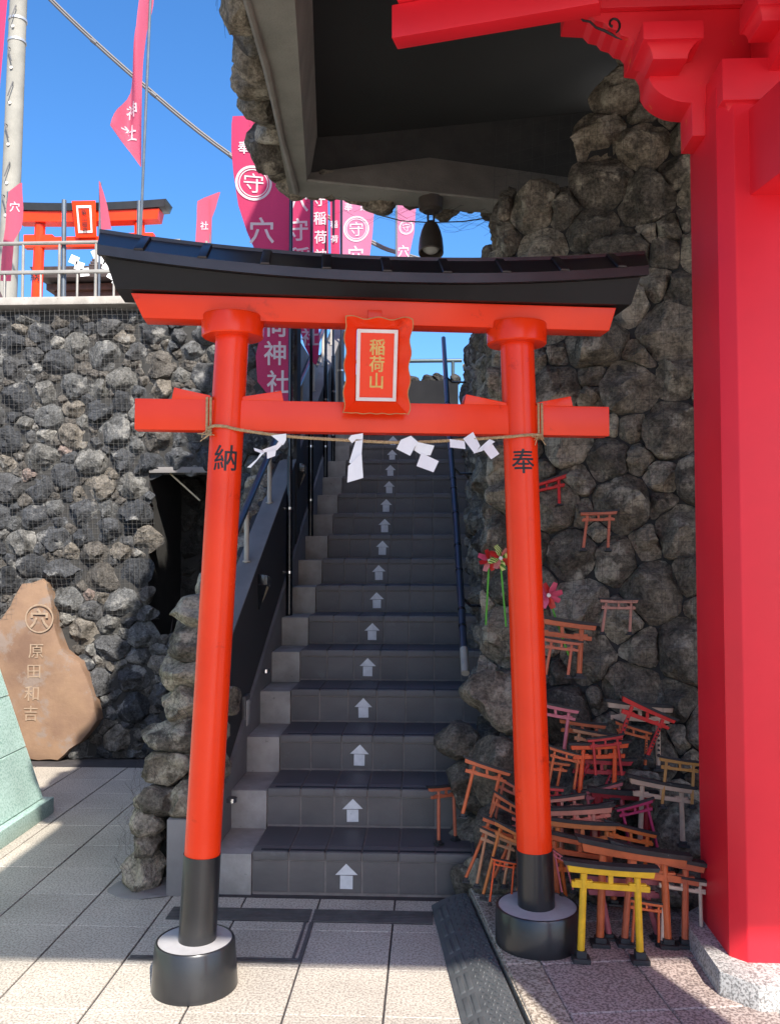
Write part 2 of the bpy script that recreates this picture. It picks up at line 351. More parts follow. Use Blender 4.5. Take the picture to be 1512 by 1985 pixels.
def stone_mesh(poly, seed, depth=0.45, gap=0.004, rough=1.0, nseg=28):
    g = random.Random(seed)
    cx = sum(p[0] for p in poly) / len(poly); cy = sum(p[1] for p in poly) / len(poly)
    rad = []
    for k in range(nseg):
        a = 2 * math.pi * k / nseg; dx, dy = math.cos(a), math.sin(a); best = 1e9
        for i in range(len(poly)):
            (ax, ay), (bx, by) = poly[i], poly[(i + 1) % len(poly)]
            ex, ey = bx - ax, by - ay; den = dx * ey - dy * ex
            if abs(den) < 1e-9: continue
            t = ((ax - cx) * ey - (ay - cy) * ex) / den; u = ((ax - cx) * dy - (ay - cy) * dx) / den
            if t > 0 and -1e-6 <= u <= 1 + 1e-6: best = min(best, t)
        rad.append(best if best < 1e8 else 0.02)
    mean = sum(rad) / nseg
    sm = [0.72 * rad[k] + 0.14 * (rad[k - 1] + rad[(k + 1) % nseg]) for k in range(nseg)]
    for _ in range(1): sm = [0.5 * sm[k] + 0.25 * (sm[k - 1] + sm[(k + 1) % nseg]) for k in range(nseg)]
    ph = g.uniform(0, 50)
    sm = [min(v, mean * 2.1) * (1 - 0.18 * max(0, noise.noise(Vector((math.cos(6.283 * k / nseg) * 1.9 + ph, math.sin(6.283 * k / nseg) * 1.9, ph))))) for k, v in enumerate(sm)]
    sm = [max(0.01, min(v * 1.07, r_ * 1.05) - gap) for v, r_ in zip(sm, rad)]
    h = mean * 2 * depth * g.uniform(0.75, 1.25); tx, ty = g.uniform(-.35, .35), g.uniform(-.35, .35)
    off = Vector((g.uniform(0, 99), g.uniform(0, 99), g.uniform(0, 99)))
    planes = []
    for _ in range(9):
        a = g.uniform(0, 6.283); el = g.uniform(0.2, 1.35)
        planes.append((Vector((math.cos(a) * math.cos(el), math.sin(a) * math.cos(el), math.sin(el))), g.uniform(0.46, 0.88)))
    vs = []
    rings = [(0.94, -0.5), (1.0, -0.1), (1.0, 0.25), (0.965, 0.55), (0.89, 0.78), (0.76, 0.92), (0.58, 0.99), (0.38, 1.0), (0.18, 1.0), (0.0, 1.0)]
    for s_, z_ in rings:
        for k in range(nseg if s_ else 1):
            a = 2 * math.pi * k / nseg; r_ = sm[k] * s_
            x, y = math.cos(a) * r_, math.sin(a) * r_
            z = h * z_ + (tx * x + ty * y) * max(0, z_)
            p = Vector((x, y, z))
            q = Vector((x / mean, y / mean, z / h))
            for nrm, d in (planes if z_ > 0.15 else ()):
                e = q.dot(nrm) - d
                if e > 0: q -= nrm * e * 0.95
            p = Vector((q.x * mean, q.y * mean, q.z * h))
            w = p / mean
            n1 = noise.noise_vector(w * 1.3 + off); n2 = noise.noise_vector(w * 3.4 + off); n3 = noise.noise_vector(w * 8 + off)
            amt = 1 if z_ > 0.1 else 0.3
            d = (n1 * 0.13 + n2 * 0.085 + n3 * 0.045) * mean * rough * amt
            if z_ < 0.3: d.x *= .6; d.y *= .6
            vs.append(p + d)
    fs = []
    for i in range(len(rings) - 2):
        fs += [(i * nseg + k, i * nseg + (k + 1) % nseg, (i + 1) * nseg + (k + 1) % nseg, (i + 1) * nseg + k) for k in range(nseg)]
    b = (len(rings) - 2) * nseg; fs += [(b + k, b + (k + 1) % nseg, len(vs) - 1) for k in range(nseg)]
    return (cx, cy), vs, fs
def area(p): return abs(sum(a[0] * b[1] - b[0] * a[1] for a, b in zip(p, p[1:] + p[:1]))) / 2
def put_stones(parent, made, m, name, most=300):
    made.sort(key=lambda t: -t[0]); small = []
    for k, (ar, vs, fs) in enumerate(made):
        if k >= most: small.append((vs, fs)); continue
        me = bpy.data.meshes.new(name); me.from_pydata(vs, [], fs)
        for q in me.polygons: q.use_smooth = True
        me.set_sharp_from_angle(angle=R(42)); link(name, me, m, parent)
    if small:
        V = []; F = []
        for vs, fs in small: b = len(V); V += vs; F += [tuple(i + b for i in f) for f in fs]
        me = bpy.data.meshes.new('chink_stones'); me.from_pydata(V, [], F)
        for q in me.polygons: q.use_smooth = True
        me.set_sharp_from_angle(angle=R(42)); stuff(link('chink_stones', me, m, parent))
def lay_stones(parent, pts, bounds, frame, m, seed, depth=0.45, gap=0.004, rough=1.0, name='stone', skip=0):
    """frame(u, v) -> (origin, ax, ay, normal) in world space"""
    inv = wmat(parent).inverted(); made = []
    for i, poly in enumerate(cells(pts, bounds)):
        if not poly or i >= len(pts) - skip: continue
        (cx, cy), vs, fs = stone_mesh(poly, seed * 1000 + i, depth, gap, rough)
        o_, ax, ay, nz = frame(cx, cy)
        made.append((area(poly), [inv @ (o_ + ax * p.x + ay * p.y + nz * p.z) for p in vs], fs))
    put_stones(parent, made, m, name)
BLOB = None
def boulder(name, loc, size, m, seed, rot=None, parent=None, rough=1.0):
    g = random.Random(seed * 7 + 3)
    bm = bmesh.new(); bmesh.ops.create_icosphere(bm, subdivisions=4, radius=1)
    off = Vector((g.uniform(0, 99), g.uniform(0, 99), g.uniform(0, 99)))
    pl = []
    for _ in range(9):
        v = Vector((g.gauss(0, 1), g.gauss(0, 1), g.gauss(0, 1))).normalized(); pl.append((v, g.uniform(0.55, 0.90)))
    e = Euler(rot or (g.uniform(-.4, .4), g.uniform(-.4, .4), g.uniform(0, 6))).to_matrix() if rot != 0 else Matrix.Identity(3)
    inv = wmat(parent).inverted() if parent else None
    for v in bm.verts:
        q = v.co.copy()
        for nrm, d in pl:
            k = q.dot(nrm) - d
            if k > 0: q -= nrm * k * 0.9
        q = q + (noise.noise_vector(q * 1.2 + off) * 0.16 + noise.noise_vector(q * 3.0 + off) * 0.09 + noise.noise_vector(q * 7 + off) * 0.05 + noise.noise_vector(q * 15 + off) * 0.022) * rough
        q = Vector((q.x * size[0] / 2, q.y * size[1] / 2, q.z * size[2] / 2))
        q = e @ q if rot is None else q
        q = Vector(loc) + q
        v.co = inv @ q if inv else q
    me = bpy.data.meshes.new(name); bm.to_mesh(me); bm.free()
    for q in me.polygons: q.use_smooth = True
    me.set_sharp_from_angle(angle=R(50))
    return link(name, me, m, parent)
def netting(parent, name, P, u0, u1, v0, v1, du, dv, r, m, wob=0.012, seed=3, step=0.08, keep=None):
    """square wire net hung over the stones: P(u, v, d) -> world point"""
    mb = MB(); g = random.Random(seed)
    def off(u, v): return wob * noise.noise(Vector((u * 4, v * 4, seed)))
    def line(pts):
        seg = []
        for q in pts:
            if keep and not keep(*q):
                if len(seg) > 1: mb.tube([P(a + off(a, b) * .5, b + off(b, a) * .5, off(a, b)) for a, b in seg], r, 3, False)
                seg = []
            else: seg.append(q)
        if len(seg) > 1: mb.tube([P(a + off(a, b) * .5, b + off(b, a) * .5, off(a, b)) for a, b in seg], r, 3, False)
    u = u0
    while u <= u1:
        n = int((v1 - v0) / step) + 1; line([(u, v0 + (v1 - v0) * i / n) for i in range(n + 1)]); u += du
    v = v0
    while v <= v1:
        n = int((u1 - u0) / step) + 1; line([(u0 + (u1 - u0) * i / n, v) for i in range(n + 1)]); v += dv
    return stuff(mb.build(name, m, parent))

# ================================================================== the setting
g_ = MB(); g_.add([(-400, -400, -0.012), (400, -400, -0.012), (400, 400, -0.012), (-400, 400, -0.012)], [(0, 1, 2, 3)])
struct(g_.build('ground', GRAN))
# paving: bedding sheet with granite tiles laid on it
TX, TY, TX0, TY0 = 0.3045, 0.2965, -0.147, 3.022
KERB = lambda y: 0.132 - 0.135 * (y - 3.659)            # left face of the raised platform
pav = MB(); pav.bx(-3.65, 0.55, 1.2, 5.98, -0.011, -0.0055)
pav = struct(pav.build('pavement', JOINT))
tm = MB(); tm.box((0, 0, -0.010), (TX - 0.007, TY - 0.0025, 0.02)); tile_me = tm.mesh('paving_tile', 0.0015, 1); tile_me.materials.append(GRAN)
for i in range(-12, 3):
    for j in range(-5, 11):
        x0, x1 = TX0 + TX * i, TX0 + TX * (i + 1); y0, y1 = TY0 + TY * j, TY0 + TY * (j + 1)
        if y1 > 5.98: continue
        if x0 > KERB(y0) - 0.02 or (y0 > 3.60 and x0 > -1.2): continue
        if x1 > KERB(y0):                                   # cut tile along the kerb
            m2 = MB(); m2.prism([(x0 + .0035, y0 + .001), (min(x1, KERB(y0) - .004), y0 + .001), (min(x1, KERB(y1) - .004), y1 - .001), (x0 + .0035, y1 - .001)], lambda a, b: (a, b, -0.02), lambda a, b: (a, b, 0))
            m2.build('paving_tile', GRAN, pav, 0.0015, 1); continue
        o = link('paving_tile', tile_me, None, pav); o.location = ((x0 + x1) / 2, (y0 + y1) / 2, rnd.uniform(-0.0008, 0.0008))
# raised granite platform under the right pillar
PZ = 0.085
plat = MB()
plat.prism([(KERB(0.2), 0.2), (2.6, 0.2), (2.6, 4.6), (KERB(3.75), 4.6), (KERB(3.75), 3.75)], lambda a, b: (a, b, -0.02), lambda a, b: (a, b, PZ - 0.006))
plat = struct(plat.build('platform', GRANK))
ku = Vector((0.1338, -0.991, 0)); kp = Vector((0.991, 0.1338, 0)); K0 = Vector((KERB(3.75), 3.75, 0))
us = [(-1.2, -0.06), (-0.06, 0.0)]
def plat_tile(u0, u1, w0, w1, m):
    q = MB(); q.prism([(w0, u0), (w1, u0), (w1, u1), (w0, u1)], lambda w, u: K0 + kp * w + ku * u + Vector((0, 0, PZ - 0.022)), lambda w, u: K0 + kp * w + ku * u + Vector((0, 0, PZ)))
    return q
wj = [0.003, 0.118, 0.42, 0.725, 1.03, 1.335]
for a in range(5):
    uj = [-0.06, 0.53, 0.935, 1.34, 1.745, 2.15, 2.6] if a % 2 else [-0.06, 0.31, 0.86, 1.41, 1.96, 2.5]
    if a in (1, 2, 3, 4): uj = [-0.06, 0.26, 0.565, 0.87, 1.175, 1.48, 1.785, 2.09, 2.4]
    for b in range(len(uj) - 1):
        plat_tile(uj[b] + .002, uj[b + 1] - .002, wj[a] + .002, wj[a + 1] - .002, GRANK if a == 0 else GRANP).build('kerb_stone' if a == 0 else 'platform_tile', GRANK if a == 0 else GRANP, plat, 0.003, 1)
# terrace behind the left wall, and the upper landing
t_ = MB(); t_.bx(-14, -1.0, 6.82, 30, -0.4, 3.02); t_.bx(-14, -1.0, 6.10, 6.82, 2.7, 3.02); struct(t_.build('terrace', CONC))
NS = 17
SY = lambda k: 3.66 + 0.3325 * (k - 1)
SZ = lambda k: 0.172 + 0.1695 * (k - 1)
t_ = MB(); t_.bx(-1.0, 1.2, SY(NS) + 0.34, 30, -0.4, SZ(NS) - 0.01); struct(t_.build('upper_landing', CONC))

# ------------------------------------------------------------------ staircase
st = thing('staircase', 'steep dark tiled staircase with a white arrow on every riser', 'staircase', (-0.3, 3.66, 0))
SX0, SW = -0.740, 0.1515
for k in range(1, NS + 1):
    y, z = SY(k), SZ(k); zb = SZ(k - 1) if k > 1 else 0.0
    d = 0.3325
    b = MB(); b.bx(SX0, 0.34, y + 0.0035, y + d + 0.05, -0.02 if k < 6 else zb - 0.4, z - 0.006); step = b.build('step', GROUT, st)
    for c in range(7):
        x0 = SX0 + SW * c + 0.0035; x1 = x0 + SW - 0.007
        jit = rnd.uniform(-.0008, .0008)
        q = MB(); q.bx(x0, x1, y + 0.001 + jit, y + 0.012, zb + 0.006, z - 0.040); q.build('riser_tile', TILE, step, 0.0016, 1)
        q = MB()   # nosing tile, rounded L
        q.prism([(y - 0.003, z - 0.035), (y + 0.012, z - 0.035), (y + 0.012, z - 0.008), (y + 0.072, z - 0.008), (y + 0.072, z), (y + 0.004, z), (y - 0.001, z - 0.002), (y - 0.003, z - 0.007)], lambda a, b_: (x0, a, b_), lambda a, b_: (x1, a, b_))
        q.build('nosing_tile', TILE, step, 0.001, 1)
        if k <= 9:
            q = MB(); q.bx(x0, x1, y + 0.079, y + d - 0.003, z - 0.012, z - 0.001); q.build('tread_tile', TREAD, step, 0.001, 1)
            q = MB(); q.bx(x0 + (0.03 if c == 0 else 0), x1, y + 0.010, y + 0.030, z - 0.001, z + 0.0012); q.build('grip_strip', STRIP, step)
    # concrete end block on the left
    q = MB(); q.bx(-0.905, SX0 - 0.004, y - 0.004, y + d + 0.02, zb - 0.05 if k > 1 else -0.02, z - 0.012); q.build('end_block', CONC, step, 0.004, 2)
    # white arrow
    xc = -0.352 + rnd.uniform(-.006, .006); s_ = 1.0; zc = (zb + z - 0.04) / 2 + 0.008; ro = rnd.uniform(-.03, .03); yy = y - 0.0015
    ar = MB(); P2 = lambda a, b_: (xc + a * math.cos(ro) - b_ * math.sin(ro), yy, zc + a * math.sin(ro) + b_ * math.cos(ro))
    P3 = lambda a, b_: (P2(a, b_)[0], yy + 0.0016, P2(a, b_)[2])
    ar.prism([(-.046, .006), (.046, .006 + rnd.uniform(-.002, .002)), (rnd.uniform(-.002, .002), .052)], P2, P3)
    ar.prism([(-.026, -.050), (.026, -.050), (.026, .004), (-.026, .004)], P2, P3)
    ar.build('arrow', ARROW, step)

# ------------------------------------------------------------------ parapet on the left of the stairs
LZ = lambda y: 1.045 + 0.53 * (y - 4.1)
SL = lambda y: 0.390 + 0.52 * (y - 3.9)
pp = thing('stair_parapet', 'dark stuccoed sloping wall along the left side of the stairs', 'wall', (-1.0, 3.62, 0))
q = MB(); q.prism([(3.65, 0), (3.65, .30), (3.93, .34), (3.93, LZ(3.93)), (9.3, LZ(9.3)), (9.3, 0)], lambda a, b: (-1.060, a, b), lambda a, b: (-0.922, a, b)); q.build('wall_face', STUCCO2, pp)
q = MB(); q.prism([(3.93, LZ(3.93) - .0), (9.3, LZ(9.3)), (9.3, LZ(9.3) + 0.012), (3.925, LZ(3.925) + 0.012)], lambda a, b: (-1.03, a, b + .001), lambda a, b: (-0.918, a, b + .001)); q.build('ledge', CONCP, pp)
q = MB(); q.prism([(3.625, 0), (3.625, SL(3.625)), (9.3, SL(9.3)), (9.3, 0)], lambda a, b: (-0.924, a, b), lambda a, b: (-0.9045, a, b)); q.build('stringer', CONCP, pp)
q = MB(); q.bx(-1.085, -0.921, 3.61, 3.650, 0, .31); boulder('stone', (-1.03, 3.70, .37), (.2, .2, .16), ROCKR, 77, (0, 0, .2), pp); q.build('end_face', CONCP, pp, 0.004)
# stacked end stones and stones on the outer side of the ledge
pz = [(-1.205, .075, .165, .15), (-1.19, .185, .15, .12), (-1.195, .275, .14, .12), (-1.165, .375, .19, .14), (-1.125, .50, .21, .15), (-1.115, .63, .22, .155), (-1.085, .76, .19, .14), (-1.07, .885, .20, .15), (-1.04, 1.01, .20, .15), (-1.03, 1.13, .2, .15)]
for i, (x, z, w, h) in enumerate(pz):
    if .3 < z < .8: boulder('stone', (x + .155, 3.74 + 0.02 * i, z + rnd.uniform(-.03, .03)), (.22, 0.24, h * 1.25), ROCKR, 60 + i, (rnd.uniform(-.1, .1), 0, 0), pp)
    boulder('stone', (x + (.02 if z > .3 else 0), 3.69 + 0.012 * i, z), (w * (1.25 if z > .3 else 1.12), 0.22, h * 1.16), ROCKR, 40 + i, (rnd.uniform(-.1, .1), rnd.uniform(-.15, .15), 0), pp)
for i in range(16):
    y = 3.95 + i * 0.19
    boulder('stone', (-1.115, y, LZ(y) - 0.06), (0.20, 0.25, 0.24), ROCKR, 80 + i, None, pp)
q = MB(); q.prism([(3.80, 0), (3.80, .60), (9.0, LZ(9.0) - .2), (9.0, 0)], lambda a, b: (-1.19, a, b), lambda a, b: (-1.058, a, b)); q.build('stone_backing', MORTAR, pp)
boulder('mortar_foot', (-1.17, 3.69, -0.005), (0.36, 0.24, 0.07), CONCP, 99, (0, 0, 0), pp, 0.6)
# fine net round the stacked stones
q = MB(); g = random.Random(5)
for i in range(60):
    z = g.uniform(.05, 1.1); x = -1.20 + .17 * z; a = g.uniform(-.1, .08)
    pts = [(x + a + g.uniform(-.03, .03) - .02, 3.56 + g.uniform(-.01, .02) + .08 * abs(a) / .1, z + t * g.uniform(.03, .06)) for t in range(-1, 3)]
    q.tube(pts, 0.0006, 3, False)
stuff(q.build('wire_netting', WIRED, pp))

# left handrail with posts on the ledge
RZ = lambda y: 1.63 + 0.545 * (y - 4.62)
hr = thing('handrail', 'blue grey tube handrail on beige posts above the parapet ledge', 'handrail', (-1.0, 4.2, LZ(4.2)))
q = MB(); q.tube([(-.985, 4.15, RZ(4.15)), (-.985, 6.5, RZ(6.5)), (-.985, 9.1, RZ(9.1))], 0.0195, 14); q.build('rail', BLUEP, hr)
for y in (4.0, 4.66, 5.32, 5.98, 6.64, 7.3, 7.96, 8.62):
    if y < 4.15: continue
    q = MB(); q.tube([(-.985, y, LZ(y)), (-.985, y, RZ(y) - 0.012)], 0.0135, 10); q.lathe((-.985, y, LZ(y) + 0.010), [(0.022, 0), (0.022, 0.008), (0.0135, 0.010)], 12); q.build('post', BEIGEP, hr)
# right handrail
rp = [(0.162, 4.2, 0.833), (0.150, 5.2, 1.59), (0.126, 6.4, 2.42), (0.113, 7.55, 3.25)]
hr = thing('handrail', 'dark blue handrail with black joint bands fixed along the rock wall', 'handrail', rp[0])
q = MB(); q.tube([Vector(rp[0]).lerp(Vector(rp[1]), .13)] + rp[1:], 0.019, 14); q.build('rail', BLUEP, hr)
q = MB(); q.tube([rp[0], Vector(rp[0]).lerp(Vector(rp[1]), .132)], 0.0198, 14); q.build('end_sleeve', BEIGEP, hr)
for f0, t in ((0, .26), (0, .36), (0, .62), (0, .8), (1, .05), (1, .25), (1, .33), (1, .6), (2, .1), (2, .4)):
    c = Vector(rp[f0]).lerp(Vector(rp[f0 + 1]), t); dv = (Vector(rp[f0 + 1]) - Vector(rp[f0])).normalized()
    q = MB(); q.tube([c - dv * .009, c + dv * .009], 0.0205, 14); q.build('joint_band', BLACKT, hr)
for t in (.45,):
    for f0 in (0, 1, 2):
        c = Vector(rp[f0]).lerp(Vector(rp[f0 + 1]), t); q = MB(); q.tube([c, c + Vector((.05, 0, -.05)), c + Vector((.16, 0, -.05))], 0.008, 8); q.build('bracket', BLACKT, hr)

# flag poles on the step ends, fixed with chrome clamps
POLES = [(-0.885, 5.47, 4.25, 6), (-0.890, 6.47, 4.72, 9), (-0.893, 7.40, 5.05, 12), (-0.890, 7.95, 5.1, 13), (-0.890, 8.65, 5.25, 15)]
for i, (x, y, zt, k) in enumerate(POLES):
    zb = SZ(k) - 0.012
    t = thing('flag_pole', ['black flag pole at the sixth step, nearest the stair foot', 'black flag pole at the ninth step', 'black flag pole at the twelfth step', 'black flag pole just above the twelfth step', 'black flag pole near the top of the stairs'][i], 'flag pole', (x, y, zb))
    q = MB(); q.tube([(x, y, zb - .004), (x, y, zb + 0.72), (x, y, zb + 0.80), (x, y, zb + 1.0)], [.0215, .0215, .017, .017], 12); q.build('sleeve', BLACKT, t)
    q = MB(); q.tube([(x, y, zb + .9), (x, y, zt)], 0.012, 10); q.build('pole', BLACKT, t)
    for dz in (0.27, 0.67):
        q = MB(); q.tube([(x, y, zb + dz - .008), (x, y, zb + dz + .008)], 0.0245, 14); q.box((x - .028, y, zb + dz), (.03, .02, .014)); q.build('clamp', CHROME, t)
for i, (y, z) in enumerate(((3.91, .309), (3.946, .754), (4.70, .77))):
    t = MB(); t.tube([(-.885, y, z - .009), (-.885, y, z + .009)], 0.021, 14, False); t.tube([(-.885, y, z - .009), (-.885, y, z + .009)], 0.026, 14); t.box((-.912, y, z), (.03, .018, .015))
    tag(t.build('pole_clamp', CHROME), ['empty chrome pole clamp low on the parapet by the second step', 'empty chrome pole clamp behind the left torii pillar, beside the flush light', 'empty chrome pole clamp on the parapet by the fourth step'][i], 'clamp', 'empty pole clamps on the parapet')
for i, (y, z) in enumerate(((4.70, 1.215), (6.06, 1.945))):
    t = thing('step_light', ['black wedge step light with amber lens low on the parapet', 'black wedge step light with amber lens high on the parapet behind the flag pole'][i], 'light', (-.922, y, z))
    def wp(a, b): return lambda s: (-.922 + s * .055 * b, y + a, 0)
    q = MB(); q.prism([(-.045, .075), (.045, .06), (.05, .0), (-.045, .015)], lambda a, b: (-.923, y + a, z + b), lambda a, b: (-.872, y + a * .95, z + b * .9)); q.build('housing', BLACKT, t, .003)
    q = MB(); q.prism([(-.043, .013), (.048, -.001), (.03, -.06), (-.02, -.105)], lambda a, b: (-.923, y + a, z + b), lambda a, b: (-.878 - .038 * max(0, -b) / .105, y + a * .95, z + b)); q.build('lens', AMBER, t, .002)
    q = MB(); q.prism([(-.050, .014), (-.043, .014), (-.022, -.108), (-.024, -.116)], lambda a, b: (-.923, y + a, z + b), lambda a, b: (-.872 - .04 * max(0, -b) / .11, y + a, z + b)); q.build('rim', BLACKT, t)
t = thing('flush_light', 'small framed flush light panel on the parapet by the third step', 'light', (-.922, 4.34, .61))
q = MB(); q.bx(-.923, -.905, 4.285, 4.395, .53, .70); q.build('frame', STEELD, t, .003)
q = MB(); q.bx(-.906, -.902, 4.305, 4.375, .553, .677); q.build('lens', GLASSW, t, .001)

# ------------------------------------------------------------------ left rock wall
WY = 5.95
lw = thing('rock_wall', 'sunlit wall of dark volcanic stones under wire netting with a railing on top', 'wall', (-2.3, WY, 0))
def in_alcove(x, z): return -1.93 < x < -1.36 and .82 < z < 1.95
bnd = (-3.14, -0.93, 0.0, 3.06)
bnd = (-3.14, -0.93, 0.0, 3.06 * 1.22)               # laid out stretched, so the stones come out wider than tall
pts = scatter(bnd, 0.026, 0.125, lambda x, z: not in_alcove(x, z / 1.22) and not (-2.72 < x < -2.42 and .1 < z / 1.22 < .9), 2.4, 20000, 4, 520)
FW = lambda u, v: (Vector((u, WY, v)), Vector((1, 0, 0)), Vector((0, 0, 1)), Vector((0, -1, 0)))
def lay_left():
    fake = list(pts)
    # phantom points fill the alcove and the space behind the memorial so neighbours keep their size
    ph = [(x, z * 1.22, .07) for x in (-1.85, -1.72, -1.58, -1.44) for z in (.90, 1.07, 1.24, 1.4, 1.56, 1.72, 1.87)] + [(x, z * 1.22, .08) for x in (-2.65, -2.49) for z in (.2, .36, .52, .68, .82)]
    cl = cells(fake + ph, bnd); inv = wmat(lw).inverted(); made = []
    for i, poly in enumerate(cl[:len(fake)]):
        if not poly: continue
        (cx, cy), vs_, fs = stone_mesh([(a, b / 1.22) for a, b in poly], 5000 + i, 0.42, 0.0025, 1.25)
        made.append((area(poly), [inv @ Vector((cx + p.x, WY - .005 - p.z, cy + p.y)) for p in vs_], [tuple(reversed(q_)) for q_ in fs]))
    put_stones(lw, made, ROCKL, 'stone')
lay_left()
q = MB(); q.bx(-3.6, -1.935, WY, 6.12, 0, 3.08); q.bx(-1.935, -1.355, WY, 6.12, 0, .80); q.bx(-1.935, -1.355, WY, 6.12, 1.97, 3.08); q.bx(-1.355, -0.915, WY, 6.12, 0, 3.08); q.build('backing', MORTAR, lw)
q = MB(); q.bx(-1.93, -1.33, WY - .03, 6.10, 1.945, 1.985); q.build('lintel', CONCP, lw, .004)
q = MB(); q.bx(-3.6, -1.62, WY - .11, 6.14, 3.10, 3.155); q.build('coping', CONC, lw, .006)
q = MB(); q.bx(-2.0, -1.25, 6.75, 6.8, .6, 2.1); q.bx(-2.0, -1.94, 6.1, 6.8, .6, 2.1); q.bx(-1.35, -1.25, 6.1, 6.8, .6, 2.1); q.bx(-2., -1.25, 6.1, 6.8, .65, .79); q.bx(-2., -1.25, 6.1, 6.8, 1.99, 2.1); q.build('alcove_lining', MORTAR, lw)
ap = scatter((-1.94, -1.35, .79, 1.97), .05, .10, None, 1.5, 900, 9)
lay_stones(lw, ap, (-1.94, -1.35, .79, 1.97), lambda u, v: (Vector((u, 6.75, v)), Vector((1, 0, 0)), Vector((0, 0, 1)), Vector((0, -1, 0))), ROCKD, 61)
netting(lw, 'wire_netting', lambda u, v, d: Vector((u - 0.06 * (v - 1.5), WY - 0.105 + d, v)), -3.2, -1.85, .95, 3.07, .034, .034, .00075, WIRE, .02, 3, .1, lambda u, v: u - .06 * (v - 1.5) < -1.86 + .1 * math.sin(v * 9))
t = MB(); t.tube([(-1.87, 6.02, 2.0), (-1.56, 5.87, 1.75)], .006, 8)
tag(t.build('bamboo_pole', BAMBOO), 'thin bamboo pole leaning in the dark wall alcove', 'pole')

# railing above the left wall
rl = thing('railing', 'low bronze coloured metal railing on the coping of the rock wall', 'railing', (-2.4, 6.0, 3.155))
q = MB(); q.tube([(-3.6, 6.0, 3.585), (-1.75, 6.0, 3.585)], .014, 10); q.build('top_rail', RAILM, rl)
q = MB(); q.bx(-3.6, -1.75, 5.985, 6.015, 3.365, 3.388); q.build('middle_rail', RAILM, rl, .003)
for i in range(8):
    x = -3.40 + i * .262
    q = MB(); q.tube([(x, 6.0, 3.15), (x, 6.0, 3.58)], .0105, 10); q.build('post', RAILM, rl)
    q = MB(); q.tube([(x + .131, 6.0, 3.15), (x + .131, 6.0, 3.37)], .009, 8); q.build('baluster', RAILM, rl)

# ------------------------------------------------------------------ right rock wall: a battered face and a side along the stairs
rw = thing('rock_wall', 'tall wall of brown lava boulders hung with netting, right of the stairs', 'wall', (0.5, 3.8, 0))
B0, B1 = Vector((0.165, 3.93, 0)), Vector((2.45, 3.035, 0)); bl = (B1 - B0).length; bu = (B1 - B0).normalized(); bn = Vector((bu.y, -bu.x, 0)); LEAN = 0.15
def FA(u, v):
    up = Vector((-bn.x * LEAN, -bn.y * LEAN, 1)).normalized()
    return B0 + bu * u + Vector((-bn.x * LEAN * v, -bn.y * LEAN * v, v)), bu, up, bu.cross(up)
ba = (0, bl, 0.0, 4.0)
okA = lambda u, v: v < 3.15 or u > .38 + .35 * (v - 3.15)
pa = scatter(ba, .034, .132, okA, 2.0, 14000, 21, 430) + [(a, b, .09) for a, b in ((.1, 3.36), (.28, 3.4), (.1, 3.6), (.3, 3.62), (.42, 3.8), (.15, 3.85))]
lay_stones(rw, pa, ba, FA, ROCKR, 71, .42, .005, 1.15, skip=6)
q = MB(); q.prism([(.10, 0), (bl, 0), (bl, 4.0), (.68, 4.0), (.40, 3.2), (.10, 3.2)], lambda a, b: FA(a, b)[0] - bn * .015, lambda a, b: FA(a, b)[0] - bn * .5); q.build('backing', MORTAR, rw)
# side along the stairs, facing left
def FB(u, v):
    y = 3.92 + u + .15 * v; ax = Vector((0, -1, 0)); up = Vector((.035, 0, 1)).normalized()
    return Vector((0.270 + .035 * v + .02 * math.sin(u * 3), y, v)), ax, up, Vector((-1, 0, 0))
def FBm(u, v):
    o_, ax, up, nz = FB(4.2 - u, v); return o_, ax, up, ax.cross(up)
bb = (0, 4.2, 0.0, 3.27)
pb = scatter(bb, .05, .13, lambda u, v: v > SZ(1 + (4.2 - u) / .3325) - .35 and v < 3.2 + .1 * (4.2 - u), 1.6, 8000, 23, 320)
lay_stones(rw, pb, bb, FBm, ROCKR, 73, .36, .004, 1.5)
q = MB(); q.prism([(4.05, 0), (8.15, 1.8), (8.15, 3.4), (4.62, 3.22)], lambda a, b: (.275 + .035 * b, a, b), lambda a, b: (.40 + .035 * b, a, b)); q.build('side_backing', MORTAR, rw)
# boulders at the corner and foot of the wall
ft = [(.20, 3.95, .12, .26, .28, .26), (.175, 3.88, .38, .25, .26, .22), (.12, 3.93, .58, .19, .30, .15), (.30, 3.74, .78, .34, .26, .25), (.235, 3.97, .80, .15, .2, .16), (.27, 3.70, .5, .26, .24, .27), (.30, 3.62, .26, .24, .24, .26), (.22, 3.56, .14, .2, .22, .2), (.45, 3.58, .32, .26, .24, .24), (.60, 3.56, .22, .3, .26, .26), (.80, 3.5, .2, .28, .24, .24), (.66, 3.62, .40, .26, .22, .22), (.85, 3.58, .42, .26, .22, .24), (1.0, 3.48, .3, .28, .24, .28), (1.02, 3.42, .14, .24, .22, .22), (.48, 3.50, .14, .22, .2, .18), (.36, 3.42, .13, .2, .18, .15), (.17, 3.60, .10, .16, .18, .17), (.62, 3.44, .14, .2, .18, .16), (.84, 3.38, .14, .22, .18, .16)]
for i, (x, y, z, a, b, c) in enumerate(ft): boulder('stone', (x, y, z), (a * 1.1, b, c * 1.1), ROCKR, 140 + i, (0, 0, rnd.uniform(-.5, .5)), rw, .9)
def NA(u, v, d):
    o_, a, b, c = FA(u, v); return o_ + c * (0.125 + d)
netting(rw, 'wire_netting', NA, .02, bl, .75, 3.5, .062, .062, .0007, WIRED, .03, 8, .12)

